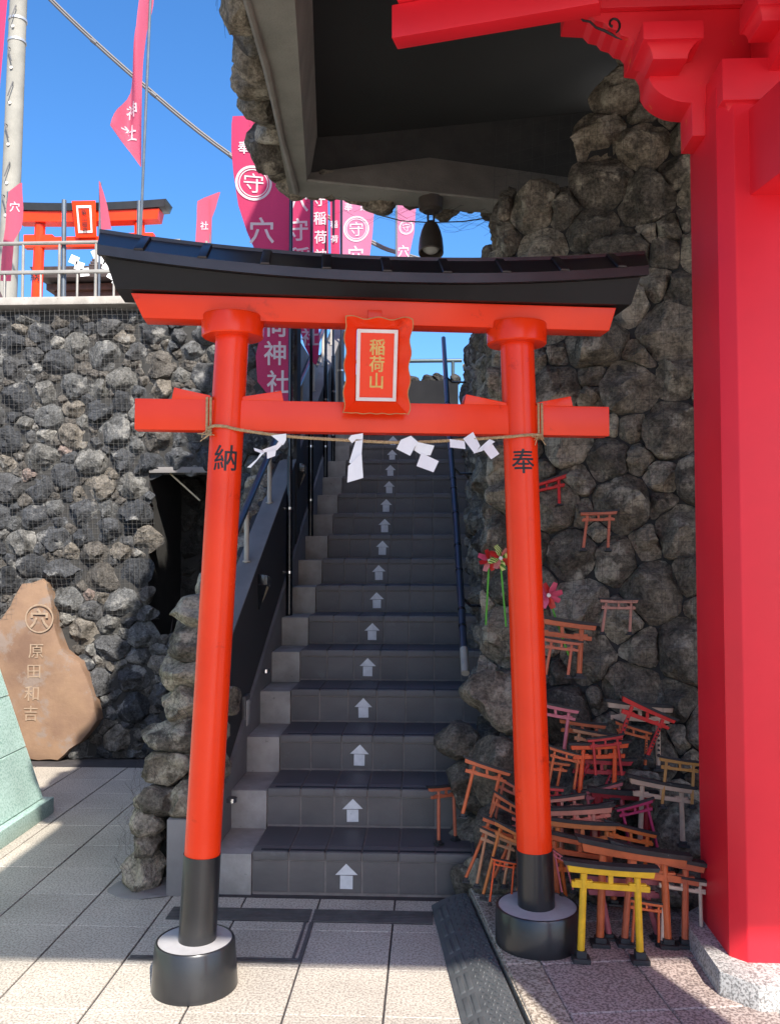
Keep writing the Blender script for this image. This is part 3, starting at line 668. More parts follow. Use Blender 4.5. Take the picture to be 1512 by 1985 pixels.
# ------------------------------------------------------------------ overhanging canopy
cy_ = thing('stone_canopy', 'overhanging concrete canopy with dark recessed ceiling and stones along its edge', 'canopy', (0, 4.9, 3.35))
OX = lambda y: -0.629 - 0.08 * (y - 2.98); IX = lambda y: -0.473 - 0.114 * (y - 2.985)
FY = lambda x: 4.503 + 0.30 * (x + 0.646)
ZB = 3.35
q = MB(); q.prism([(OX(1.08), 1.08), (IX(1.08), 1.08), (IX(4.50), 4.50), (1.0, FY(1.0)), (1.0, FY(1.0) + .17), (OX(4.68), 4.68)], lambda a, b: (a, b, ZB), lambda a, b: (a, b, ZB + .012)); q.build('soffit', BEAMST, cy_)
q = MB(); q.add([(IX(.9), .9, ZB + .002), (IX(4.5), 4.5, ZB + .002), (-.646, 4.95, 3.68), (-.18, .9, 3.5)], [(0, 1, 2, 3)]); q.build('side_face', STUCCO, cy_)
q = MB(); q.add([(-.646, 4.503, ZB + .002), (1.0, FY(1.0), ZB + .002), (1.0, 5.36, 4.03), (-.646, 4.95, 3.68)], [(0, 1, 2, 3)]); q.build('end_face', STUCCO, cy_)
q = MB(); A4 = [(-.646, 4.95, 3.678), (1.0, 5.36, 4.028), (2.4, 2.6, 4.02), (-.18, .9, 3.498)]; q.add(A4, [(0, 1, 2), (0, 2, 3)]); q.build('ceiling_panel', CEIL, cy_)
q = MB(); q.tube([(-.40, 3.05, 3.585), (.25, 2.98, 3.66), (.9, 2.9, 3.75)], .004, 6); q.build('panel_joint', BLACKM, cy_)
q = MB(); q.prism([(OX(1.08), 1.08), (2.6, 1.08), (2.6, 5.3), (.9, 5.3), (OX(4.7), 4.70)], lambda a, b: (a, b, 4.06), lambda a, b: (a, b, 4.2)); q.build('roof_slab', STUCCO, cy_)
q = MB(); q.bx(.0, 2.6, 2.0, 4.85, 4.19, 6.3); q.build('shade_mass', STUCCO, cy_)  # unseen block over the canopy, added to keep the upper steps in shade
q = MB(); q.prism([(OX(1.08), 1.08), (OX(1.08) + .05, 1.08), (OX(4.68) + .05, 4.64), (1.0, FY(1.0) + .12), (1.0, FY(1.0) + .17), (OX(4.68), 4.70)], lambda a, b: (a, b, ZB + .01), lambda a, b: (a, b, 4.07)); q.build('fascia', MORTAR, cy_)
g = random.Random(77); i = 0; y = 1.2
while y < 4.75:
    for z in (3.50, 3.72, 3.93):
        boulder('stone', (OX(y) - .035 + g.uniform(-.035, .03) - .02 * (z > 3.6), y + g.uniform(-.04, .04), z + g.uniform(-.03, .03)), (.24 * g.uniform(.8, 1.2), .27 * g.uniform(.8, 1.15), .25 * g.uniform(.85, 1.2)), ROCKR, 200 + i, None, cy_); i += 1
    y += .215
x = -.72
while x < .75:
    for z in (3.41, 3.56):
        boulder('stone', (x + g.uniform(-.03, .03), FY(x) + (.22 if z < 3.5 else .46) + g.uniform(-.02, .03), z + g.uniform(-.03, .02)), (.20 * g.uniform(.8, 1.3), .20, .16 * g.uniform(.8, 1.2)), ROCKR, 300 + i, None, cy_); i += 1
    x += .155
q = MB(); q.tube([(OX(3.0) + .0, 2.6, ZB - .004), (OX(3.4) + .012, 3.4, ZB - .010), (OX(4.0) + .02, 4.0, ZB - .008), (OX(4.6) + .04, 4.62, ZB - .004)], [.010, .016, .012, .018], 8); q.build('mortar_bead', STUCCO, cy_)
# loose net wires below the far edge
q = MB(); g = random.Random(3)
for k in range(26):
    a = g.uniform(-.7, .45); z0 = g.uniform(3.24, 3.34)
    q.tube([(a + t * .07, FY(a) + .22, z0 + .03 * math.sin(t * 1.7 + k)) for t in range(7)], .0007, 3, False)
for k in range(22):
    y = g.uniform(2.6, 4.6); q.tube([(OX(y) - .155 - g.uniform(0, .02), y, 3.75), (OX(y) - .16, y + g.uniform(-.05, .05), 3.6), (OX(y) - .14, y + g.uniform(-.08, .08), 3.42)], .0007, 3, False)
stuff(q.build('wire_netting', WIRED, cy_))
t = MB(); t.tube([(-.30, 4.80, 3.285), (-.16, 4.80, 3.245), (0.0, 4.82, 3.24), (.18, 4.84, 3.25), (.4, 4.9, 3.30)], .0035, 6)
tag(t.build('lamp_cable', CABLE), 'thin sagging cable strung below the canopy edge', 'cable')
# spot lamp
sl = thing('spot_lamp', 'bronze bullet shaped spot lamp hanging under the canopy', 'lamp', (.004, 4.76, 3.352))
q = MB(); q.lathe((.004, 4.76, 3.275), [(.0, 0), (.045, 0), (.052, .006), (.066, .014), (.068, .075), (.068, .078)], 28); q.build('mount', LAMPB, sl)
q = MB(); q.tube([(-.012, 4.76, 3.275), (-.012, 4.75, 3.20)], .006, 8); q.tube([(.02, 4.76, 3.275), (.02, 4.75, 3.20)], .006, 8); q.tube([(-.02, 4.75, 3.205), (.028, 4.75, 3.205)], .012, 10); q.build('arm', LAMPB, sl)
ax = Vector((0, -.30, -1)).normalized()
q = MB(); q.lathe((.004, 4.765, 3.225), [(.0, 0), (.022, .006), (.04, .03), (.054, .07), (.064, .12), (.068, .17), (.068, .205), (.062, .209), (.058, .205), (.056, .165), (.0, .16)], 28, ax); q.build('shade', LAMPB, sl)
q = MB(); q.lathe(Vector((.004, 4.765, 3.225)) + ax * .168, [(.05, 0), (.045, .014), (.03, .026), (.0, .032)], 24, ax); q.build('bulb', GLASSW, sl)

# ------------------------------------------------------------------ red gate on the right
gt = thing('shrine_gate', 'big red wooden gate with carved bracket arms on chamfered pillars', 'gate', (1.12, 2.98, PZ))
def chamf(x0, x1, y0, y1, c): return [(x0 + c, y0), (x1 - c, y0), (x1, y0 + c), (x1, y1 - c), (x1 - c, y1), (x0 + c, y1), (x0, y1 - c), (x0, y0 + c)]
q = MB(); q.prism(chamf(.926, 1.29, 2.795, 3.165, .042), lambda a, b: (a, b, .15), lambda a, b: (a, b, 2.92)); pil = q.build('pillar', RED, gt, .004)
q = MB(); q.prism(chamf(.858, 1.36, 2.64, 3.24, .088), lambda a, b: (a, b, PZ - .01), lambda a, b: (a + .006 * (1 if a < 1.1 else -1), b + .01 * (1 if b < 2.9 else -1), .153)); q.build('plinth', GRANG, gt, .005)
q = MB(); q.prism(chamf(1.27, 1.65, .32, .70, .042), lambda a, b: (a, b, .15), lambda a, b: (a, b, 3.7)); q.build('pillar', RED, gt, .004)
q = MB(); q.prism(chamf(1.19, 1.73, .24, .78, .08), lambda a, b: (a, b, PZ - .01), lambda a, b: (a, b, .153)); q.build('plinth', GRANG, gt, .005)
# carved arm projecting to the left
prof = [(.466, 3.52), (.466, 3.250), (.544, 3.243), (.562, 3.222), (.592, 3.214), (.606, 3.195), (.634, 3.186), (.650, 3.167), (.674, 3.160), (.688, 3.143), (.687, 3.095), (.726, 3.088), (.739, 3.065), (.742, 3.040), (.743, 3.008), (.756, 2.985), (.774, 2.966), (.797, 2.950), (.823, 2.938), (.850, 2.931), (.883, 2.928), (.883, 2.814), (.95, 2.813), (1.3, 2.813), (1.3, 3.52)]
q = MB(); q.prism(prof, lambda a, b: (a, 2.945, b), lambda a, b: (a, 3.085, b)); q.build('carved_arm', RED_WORN, gt, .003)
# black scroll on its face
q = MB(); sc_ = [(.503, 3.243), (.522, 3.222), (.545, 3.217), (.565, 3.196), (.592, 3.185), (.617, 3.171), (.632, 3.160), (.652, 3.151)]
q.tube([(a, 2.944, b) for a, b in sc_], [.0015, .004, .004, .004, .0045, .0045, .003, .001], 6)
spi = []
for k in range(15):
    a = -1.2 + k * .40; r_ = .030 - .0017 * k; spi.append((.622 + r_ * math.cos(a) * .9, 2.944, 3.205 + r_ * math.sin(a) * 1.05))
q.tube(spi, [.002] + [.0042] * 12 + [.005, .006], 6); q.build('painted_scroll', BLACKM, gt)
def gbox(n, x0, x1, y0, y1, z0, z1, m=RED, bev=.004): q = MB(); q.bx(x0, x1, y0, y1, z0, z1); return q.build(n, m, gt, bev)
def masu(n, x0, x1, y0, y1, z0, z1, cut, fl):       # bearing block with a curved undercut foot
    secs_ = [[(x0, y0, z1), (x1, y0, z1), (x1, y1, z1), (x0, y1, z1)], [(x0, y0, z0 + fl), (x1, y0, z0 + fl), (x1, y1, z0 + fl), (x0, y1, z0 + fl)]]
    for t in range(1, 6):
        c = cut * math.sin(t * 1.5708 / 5); z = z0 + fl * math.cos(t * 1.5708 / 5); secs_.append([(x0 + c, y0 + c, z), (x1 - c, y0 + c, z), (x1 - c, y1 - c, z), (x0 + c, y1 - c, z)])
    q = MB(); m_ = [p for s_ in secs_ for p in s_]
    q.add(m_, [(i * 4 + k, i * 4 + (k + 1) % 4, i * 4 + 4 + (k + 1) % 4, i * 4 + 4 + k) for i in range(len(secs_) - 1) for k in range(4)] + [(0, 1, 2, 3), tuple(len(m_) - 1 - k for k in range(4))])
    return q.build(n, RED, gt, .002)
masu('bearing_block', .688, .880, 2.80, 3.0, 3.022, 3.125, .04, .045)
gbox('cross_beam', .47, 2.4, 2.918, 2.944, 3.248, 3.50)
masu('bearing_block', .93, 1.125, 2.78, 2.99, 2.80, 2.985, .03, .05)
masu('bearing_block', .985, 1.10, 2.62, 2.779, 3.02, 3.14, .02, .04)
# arm towards the front, curved underside
q = MB(); pr = [(2.93, 2.93)] + [(2.93 - .75 * (t / 10), 2.93 + .36 * (t / 10) ** 2.2) for t in range(1, 11)] + [(2.0, 3.29), (2.0, 3.50), (2.93, 3.50)]
q.prism(pr, lambda a, b: (1.075, a, b), lambda a, b: (1.21, a, b)); q.build('front_arm', RED, gt, .003)
q = MB(); e0, e1 = Vector((1.005, 2.86, 0)), Vector((1.40, .5, 0)); d_ = (e1 - e0).normalized(); nrm = Vector((-d_.y, d_.x, 0))
if nrm.x < 0: nrm = -nrm
q.prism([(0, 2.545), (.17, 2.545), (.17, 2.825), (0, 2.825)], lambda a, b: e0 + nrm * a + Vector((0, 0, b)), lambda a, b: e1 + nrm * a + Vector((0, 0, b))); q.build('tie_beam', RED, gt, .006)
# two eave boards ending free on the left
e0, e1 = Vector((.52, 2.655, 0)), Vector((-.125, 2.812, 0)); d_ = (e0 - e1).normalized(); nb = Vector((-d_.y, d_.x, 0))
q = MB(); q.prism([(0, 3.10), (.07, 3.10), (.07, 3.212), (0, 3.212)], lambda a, b: e1 + nb * a + Vector((0, 0, b)), lambda a, b: e0 + nb * a + Vector((0, 0, b))); q.build('eave_board', RED_EAVE, gt, .003)
q = MB(); q.prism([(-.02, 3.214), (.06, 3.214), (.06, 3.34), (-.02, 3.34)], lambda a, b: e1 + d_ * .022 + nb * a + Vector((0, 0, b)), lambda a, b: e0 + nb * a + Vector((0, 0, b))); q.build('eave_board', RED_EAVE, gt, .003)
gbox('eave_block', .462, .60, 2.72, 2.917, 3.342, 3.48)
# unseen gate roof slab above the viewer, put in to shade floor and torii
q = MB(); q.bx(-.25, 3.4, -.765, 1.35, 3.80, 3.95); q.build('roof', RED, gt)
q = MB(); q.bx(1.27, 1.65, .32, .70, 3.69, 3.82); q.build('roof_block', RED, gt)
gbox('roof_beam', 1.05, 1.22, .8, 2.9, 3.50, 3.80)

# ================================================================== the main torii
TA = R(8.8)
tr = thing('torii_gate', 'tall vermilion torii with black roofed lintel straddling the stair foot', 'torii', (-0.765, 2.895, 0), (0, 0, TA))
TM = wmat(tr)
def tb(mb, name, m, parent=tr, bevel=0, **k): return mb.build(name, m, parent, bevel, local=(parent is tr or parent.parent is tr), **k)
UL = lambda z: 0.0 + 0.098 * (z - 0.14) / 2.0
UR = lambda z: 1.137 - 0.057 * (z - 0.14) / 2.0
for UU, zp, ped_h, rb, rt_, r0, r1, ch in ((UL, 0.0, 0.150, .139, .128, .0585, .0555, '納'), (UR, PZ, 0.125, .143, .141, .0600, .0585, '奉')):
    c = UU(zp)
    q = MB(); q.lathe((c, 0, zp - .003), [(rb - .004, 0), (rb, .004), (rt_ + .001, ped_h - .006), (rt_ - .003, ped_h), (rt_ - .009, ped_h + .001), (rt_ - .011, ped_h - .004)], 64); ped = tb(q, 'pedestal', BLACK)
    q = MB(); q.lathe((c, 0, zp), [(.0, ped_h - .002), (.05, ped_h - .002), (rt_ - .0085, ped_h - .004)], 64); tb(q, 'pedestal_top', CONCL, ped)
    zs, zt = (0.420, 2.20) if zp == 0 else (0.395, 2.20)
    n = 14
    q = MB(); q.tube([(UU(zs + (zt - zs) * i / n), 0, zs + (zt - zs) * i / n) for i in range(n + 1)], [r0 + (r1 - r0) * i / n for i in range(n + 1)], 48, False); p = tb(q, 'pillar', VERM)
    q = MB(); q.tube([(UU(zp + ped_h - .01), 0, zp + ped_h - .01), (UU(zs), 0, zs + .001)], [r0 + .0030, r0 + .0022], 48); tb(q, 'pillar_foot', BLACK, p)
    q = MB(); q.lathe((UU(2.17), 0, 2.134), [(.05, 0), (.099, 0), (.103, .004), (.105, .066), (.102, .072), (.05, .073)], 56); tb(q, 'pillar_cap', VERM, p)
    v, f = subdiv2(*glyph(ch, 0.012), 2); zc = 1.722; cu = UU(zc); rr = r0 + (r1 - r0) * .73 + .0006
    q = MB(); fa = R(-90) + (.10 if zp == 0 else -.12); q.add([(cu + (UU(zc + y * .084) - cu) + rr * math.cos(fa + x * .080 / rr), rr * math.sin(fa + x * .080 / rr), zc + y * .084) for x, y in v], f); tb(q, 'painted_character', INK, p)
q = MB(); q.bx(-.215, 1.399, -.033, .033, 1.815, 1.918); tb(q, 'tie_beam', VERM, bevel=.003)
for u0, u1, zh0, zh1 in ((-.097, .03, 1.957, 1.932), (.135, .272, 1.930, 1.953), (.885, 1.035, 1.953, 1.926), (1.14, 1.270, 1.928, 1.953)):
    e = -.008 if zh0 > zh1 else 0; e2 = .008 if zh1 > zh0 else 0
    q = MB(); q.prism([(u0, 1.9165), (u1, 1.9165), (u1 - e2, zh1), (u0 - e, zh0)], lambda a, b: (a, -.031, b), lambda a, b: (a, .031, b)); tb(q, 'wedge', VERM, bevel=.002)
q = MB(); q.bx(.525, .632, -.028, .028, 1.917, 2.19); tb(q, 'centre_strut', VERM, bevel=.002)
# red under-lintel with raked ends
q = MB(); q.add([(-.190, -.044, 2.183), (1.398, -.044, 2.183), (1.398, .044, 2.183), (-.190, .044, 2.183), (-.228, -.056, 2.262), (1.420, -.056, 2.262), (1.420, .056, 2.262), (-.228, .056, 2.262)], [(0, 3, 2, 1), (4, 5, 6, 7), (0, 1, 5, 4), (1, 2, 6, 5), (2, 3, 7, 6), (3, 0, 4, 7)])
sh = tb(q, 'under_lintel', VERM, bevel=.003)
q = MB(); q.bx(.553, .600, -.0590, -.050, 2.195, 2.228); tb(q, 'cover_plate', VERM, sh, bevel=.001)
bow = lambda u: ((u - .61) / .95) ** 2
def loft(secs):
    q = MB(); n = len(secs[0]); vs_ = [p for s_ in secs for p in s_]; fs = []
    for i in range(len(secs) - 1): fs += [(i * n + k, i * n + (k + 1) % n, (i + 1) * n + (k + 1) % n, (i + 1) * n + k) for k in range(n)]
    q.add(vs_, fs, True); q.add(secs[0], [tuple(range(n - 1, -1, -1))]); q.add(secs[-1], [tuple(range(n))]); return q
N = 24
secs = []
for i in range(N + 1):
    f = i / N; ut = -.300 + f * 1.785; ub = -.272 + f * 1.735; zb_ = 2.2635 + .004 * bow(ub); zt_ = 2.303 + .060 * bow(ut)
    secs.append([(ub, -.082, zb_), (ub, .082, zb_), (ut, .112, zt_), (ut, -.112, zt_)])
tb(loft(secs), 'lintel', LINT, bevel=0, sharp=25)
secs = []
for i in range(N + 1):
    f = i / N; u = -.318 + 1.822 * f; ur = -.338 + 1.880 * f; b = .060 * bow(u); zr, ze, zl = 2.427 + b, 2.334 + b, 2.302 + b
    secs.append([(u, -.140, zl), (u, -.120, zl), (u, -.10, zl + .012), (u, .10, zl + .012), (u, .140, zl), (u, .140, ze), (ur, .02, zr - .012), (ur, .02, zr), (ur, -.02, zr), (ur, -.02, zr - .012), (u, -.140, ze)])
rf = tb(loft(secs), 'roof_cover', SHEET, sharp=20)
for k in range(9):
    u = -.19 + k * .2; b = .060 * bow(u); q = MB()
    for s_ in (-1, 1):
        a0, a1 = Vector((u, s_ * .142, 2.333 + b)), Vector((u + .004, s_ * .02, 2.416 + b)); dr = (a1 - a0).normalized()
        up = Vector((0, -dr.z * s_ * -1, 0)); nn = Vector((0, -dr.z, dr.y)) if s_ < 0 else Vector((0, dr.z * 1, -dr.y)); nn = nn if nn.z > 0 else -nn
        w = Vector((.017, 0, 0)); q.add([a0 - w, a0 + w, a1 + w, a1 - w, a0 - w * .8 + nn * .007, a0 + w * .8 + nn * .007, a1 + w * .8 + nn * .007, a1 - w * .8 + nn * .007], [(0, 3, 2, 1), (4, 5, 6, 7), (0, 1, 5, 4), (1, 2, 6, 5), (2, 3, 7, 6), (3, 0, 4, 7)])
    tb(q, 'roof_batten', SHEET, rf, bevel=.002)
# name plaque, leaning forward at the top
PQ = Matrix.Translation((.577, -.112, 2.028)) @ Matrix.Rotation(R(16), 4, 'X')
pqm = lambda x, y, z: PQ @ Vector((x, -z, y))          # x right, y up, z towards the viewer
def wavy(n=96, w=.212, h=.306):
    pts_ = []
    for side in range(4):
        for i in range(n // 4):
            t = i / (n // 4); wv = .0042 * math.sin(t * math.pi * (7 if side % 2 else 5)) * (1 if side < 2 else -1) + .004 * abs(2 * t - 1) ** 3
            if side == 0: p = (-w / 2 + w * t, h / 2 + wv)
            elif side == 1: p = (w / 2 + wv, h / 2 - h * t)
            elif side == 2: p = (w / 2 - w * t, -h / 2 - abs(wv) * .9)
            else: p = (-w / 2 - wv, -h / 2 + h * t)
            pts_.append(p)
    return pts_
ow = wavy(); nn_ = len(ow)
def inner(p, w, h, W=.212, H=.306): return (max(-w / 2, min(w / 2, p[0] * w / W * 1.0)), max(-h / 2, min(h / 2, p[1] * h / H)))
def ring_in(w, h):
    pts_ = []; n = nn_
    for side in range(4):
        for i in range(n // 4):
            t = i / (n // 4); pts_.append([(-w / 2 + w * t, h / 2), (w / 2, h / 2 - h * t), (w / 2 - w * t, -h / 2), (-w / 2, -h / 2 + h * t)][side])
    return pts_
def rings(mb, ra, za, rb_, zb_):
    a = [pqm(x, y, za) for x, y in ra]; b = [pqm(x, y, zb_) for x, y in rb_]
    mb.add(a + b, [(i, (i + 1) % nn_, nn_ + (i + 1) % nn_, nn_ + i) for i in range(nn_)])
q = MB(); rings(q, ring_in(.136, .236), 0, [(x * .985, y * .99) for x, y in ow], .034); rings(q, ring_in(.136, .236), -.012, [(x * .985, y * .99) for x, y in ow], .022); pq = tb(q, 'plaque', VERM, sharp=25)
q = MB(); rings(q, [(x * .984, y * .989) for x, y in ow], .0345, [(x * 1.012, y * 1.008) for x, y in ow], .0345); rings(q, [(x * 1.012, y * 1.008) for x, y in ow], .0345, [(x * 1.012, y * 1.008) for x, y in ow], .020); rings(q, [(x * 1.012, y * 1.008) for x, y in ow], .020, [(x * .984, y * .989) for x, y in ow], .020); tb(q, 'gilt_edge', GOLDBR, pq, sharp=30)
q = MB(); q.prism([(-.066, -.116), (.066, -.116), (.066, .116), (-.066, .116)], lambda a, b: pqm(a, b, -.013), lambda a, b: pqm(a, b, .0045)); tb(q, 'panel', VERM, pq)
for poly in ([(-.067, .117), (.067, .117), (.0555, .1055), (-.0555, .1055)], [(.067, .117), (.067, -.117), (.0555, -.1055), (.0555, .1055)], [(.067, -.117), (-.067, -.117), (-.0555, -.1055), (.0555, -.1055)], [(-.067, -.117), (-.067, .117), (-.0555, .1055), (-.0555, -.1055)]):
    q = MB(); q.prism(poly, lambda a, b: pqm(a, b, .002), lambda a, b: pqm(a, b, .0085)); tb(q, 'white_border', WHITE, pq, bevel=.0006)
for ch, y in (('稲', .060), ('荷', .005), ('山', -.050)):
    v, f = glyph(ch, 0.018); q = MB(); s_ = .051
    q.add([pqm(x * s_ * .95, y + b * s_, .0062) for x, b in v], f); tb(q, 'gold_character', GOLD, pq)

# sacred rope and paper streamers hanging from it
tloc = lambda u, v, z: TM @ Vector((u, v, z))
def strand(mb, path, R_, r, turns, n=3, res=5):
    path = [Vector(p) for p in path]; L = [0]
    for a, b in zip(path, path[1:]): L.append(L[-1] + (b - a).length)
    m = max(12, int(L[-1] / .006)); cen = []
    for i in range(m + 1):
        d = L[-1] * i / m; k = max(j for j in range(len(L)) if L[j] <= d + 1e-9); k = min(k, len(path) - 2)
        cen.append(path[k].lerp(path[k + 1], (d - L[k]) / max(1e-9, L[k + 1] - L[k])))
    for s_ in range(n):
        pts_ = []
        for i, c in enumerate(cen):
            d = (cen[min(i + 1, m)] - cen[max(i - 1, 0)]).normalized(); a = Vector((0, 1, 0.2)).cross(d).normalized(); b = d.cross(a)
            ph = 2 * math.pi * (L[-1] * i / m) * turns + s_ * 2 * math.pi / n; pts_.append(c + (a * math.cos(ph) + b * math.sin(ph)) * R_)
        mb.tube(pts_, r, res, False)
def catmull(p, n=8):
    p = [Vector(x) for x in p]; out = []
    for i in range(len(p) - 1):
        a, b, c, d = p[max(i - 1, 0)], p[i], p[i + 1], p[min(i + 2, len(p) - 1)]
        for k in range(n):
            t = k / n; out.append(.5 * ((2 * b) + (c - a) * t + (2 * a - 5 * b + 4 * c - d) * t * t + (3 * b - a - 3 * c + d) * t ** 3))
    return out + [p[-1]]
rope = thing('sacred_rope', 'twisted straw rope slung across the torii below its tie beam', 'rope', tloc(.03, -.05, 1.82))
q = MB(); strand(q, [tloc(*p) for p in catmull([(.026, -.045, 1.822), (.045, -.062, 1.826), (.082, -.0675, 1.824), (.13, -.055, 1.815), (.29, -.050, 1.796), (.511, -.05, 1.785), (.668, -.05, 1.781), (.843, -.05, 1.790), (1.02, -.056, 1.803), (1.09, -.0705, 1.809), (1.135, -.064, 1.811), (1.150, -.045, 1.812)])], .0030, .0031, 38); q.build('rope', ROPE, rope)
for u in (.026, 1.150):
    for du in (-.006, .006):
        q = MB(); strand(q, [tloc(u + du, *p) for p in ((-.041, 1.80), (-.041, 1.86), (-.040, 1.922), (0, 1.927), (.040, 1.922), (.041, 1.812), (0, 1.806), (-.041, 1.80))], .0022, .0026, 40); q.build('binding', ROPE, rope)
    q = MB(); g = random.Random(int(u * 100))
    for k in range(7): q.tube([tloc(u, -.046, 1.815), tloc(u + g.uniform(-.02, .012), -.05 - g.uniform(0, .01), 1.806 + g.uniform(-.012, .006)), tloc(u + g.uniform(-.04, .02), -.052, 1.795 + g.uniform(-.02, .012))], .0017, 5)
    q.build('knot', ROPE, rope)
SH = [('A', 'white zigzag paper streamer hanging straight below the red plaque', [[(0.487, 1.79), (0.497, 1.802), (0.536, 1.809), (0.536, 1.787), (0.514, 1.789), (0.5, 1.775)], [(0.535, 1.786), (0.512, 1.783), (0.49, 1.711), (0.508, 1.701), (0.531, 1.739)], [(0.531, 1.742), (0.487, 1.698), (0.484, 1.643), (0.537, 1.659)]]),
      ('B', 'white paper streamer of three folded squares, between the plaque streamer and the right pillar', [[(0.664, 1.789), (0.698, 1.803), (0.721, 1.783), (0.695, 1.735), (0.649, 1.758)], [(0.719, 1.782), (0.776, 1.769), (0.764, 1.737), (0.733, 1.739), (0.709, 1.755)], [(0.733, 1.745), (0.793, 1.718), (0.774, 1.68), (0.716, 1.7)]]),
      ('C', 'white paper streamer blown sideways beside the right pillar', [[(0.831, 1.794), (0.882, 1.788), (0.884, 1.76), (0.831, 1.765)], [(0.876, 1.795), (0.912, 1.82), (0.935, 1.771), (0.914, 1.744)], [(0.911, 1.745), (0.967, 1.795), (0.985, 1.786), (0.942, 1.754)], [(0.967, 1.795), (1.001, 1.745), (0.97, 1.725), (0.942, 1.761)]]),
      ('D', 'knotted white paper streamer with thin tails beside the left pillar', [[(0.231, 1.798), (0.281, 1.804), (0.281, 1.783), (0.271, 1.766)], [(0.271, 1.8), (0.281, 1.783), (0.251, 1.749), (0.208, 1.74), (0.204, 1.749), (0.248, 1.766)], [(0.175, 1.755), (0.211, 1.745), (0.208, 1.735), (0.178, 1.745)], [(0.198, 1.738), (0.208, 1.737), (0.165, 1.69), (0.153, 1.691), (0.185, 1.718)], [(0.218, 1.742), (0.248, 1.749), (0.245, 1.729), (0.219, 1.719)]])]
for i, (k, lab, polys) in enumerate(SH):
    t = thing('paper_streamer', lab, 'paper streamer', tloc(polys[0][0][0], -.055, polys[0][0][1]))
    for j, po in enumerate(polys):
        cu = sum(p[0] for p in po) / len(po); cz = sum(p[1] for p in po) / len(po); q = MB(); k1, k2 = rnd.uniform(-.35, .35), rnd.uniform(-.3, .3)
        dp = lambda a, b: -.0575 - .0015 * j + k1 * (a - cu) + k2 * (b - cz)
        q.prism(po, lambda a, b: tloc(a, dp(a, b), b), lambda a, b: tloc(a, dp(a, b) - .0006, b)); q.build('paper_fold', PAPER, t)

# ------------------------------------------------------------------ miniature torii
PAINT = {}
def paint(c):
    col = {'scarlet': (.62, .018, .012), 'faded_orange': (.52, .13, .06), 'salmon': (.50, .21, .14), 'brick_orange': (.56, .125, .035), 'pink': (.55, .14, .17), 'beige': (.52, .36, .25), 'orange': (.62, .125, .03), 'pale_orange': (.50, .22, .10), 'vermilion': (.74, .09, .012), 'crimson': (.42, .014, .025), 'dark_red': (.30, .010, .016), 'rose': (.42, .10, .11), 'peach': (.54, .20, .13), 'amber': (.56, .16, .025), 'rust': (.50, .115, .045), 'coral': (.62, .16, .10), 'tangerine': (.72, .17, .02), 'magenta': (.45, .02, .10), 'ochre': (.50, .24, .06), 'cream': (.58, .46, .34), 'cherry': (.50, .02, .02), 'yellow': (.78, .43, .01)}[c]
    return mat('paint_' + c, col, tuple(x * .78 for x in col), 30, 6, .5, bstr=.12, bscale=120, wear=tuple(min(.8, x * .5 + .18) for x in col), wear_scale=70, wear_at=.68)
KAS = mat('miniature_black_lintel', (.035, .032, .030), (.02, .018, .017), 40, 6, .65, wear=(.12, .105, .09), wear_scale=60, wear_at=.62)
FOOT = mat('miniature_foot', (.028, .027, .027), (.018, .017, .017), 40, 5, .6, wear=(.1, .095, .09), wear_scale=60, wear_at=.66)
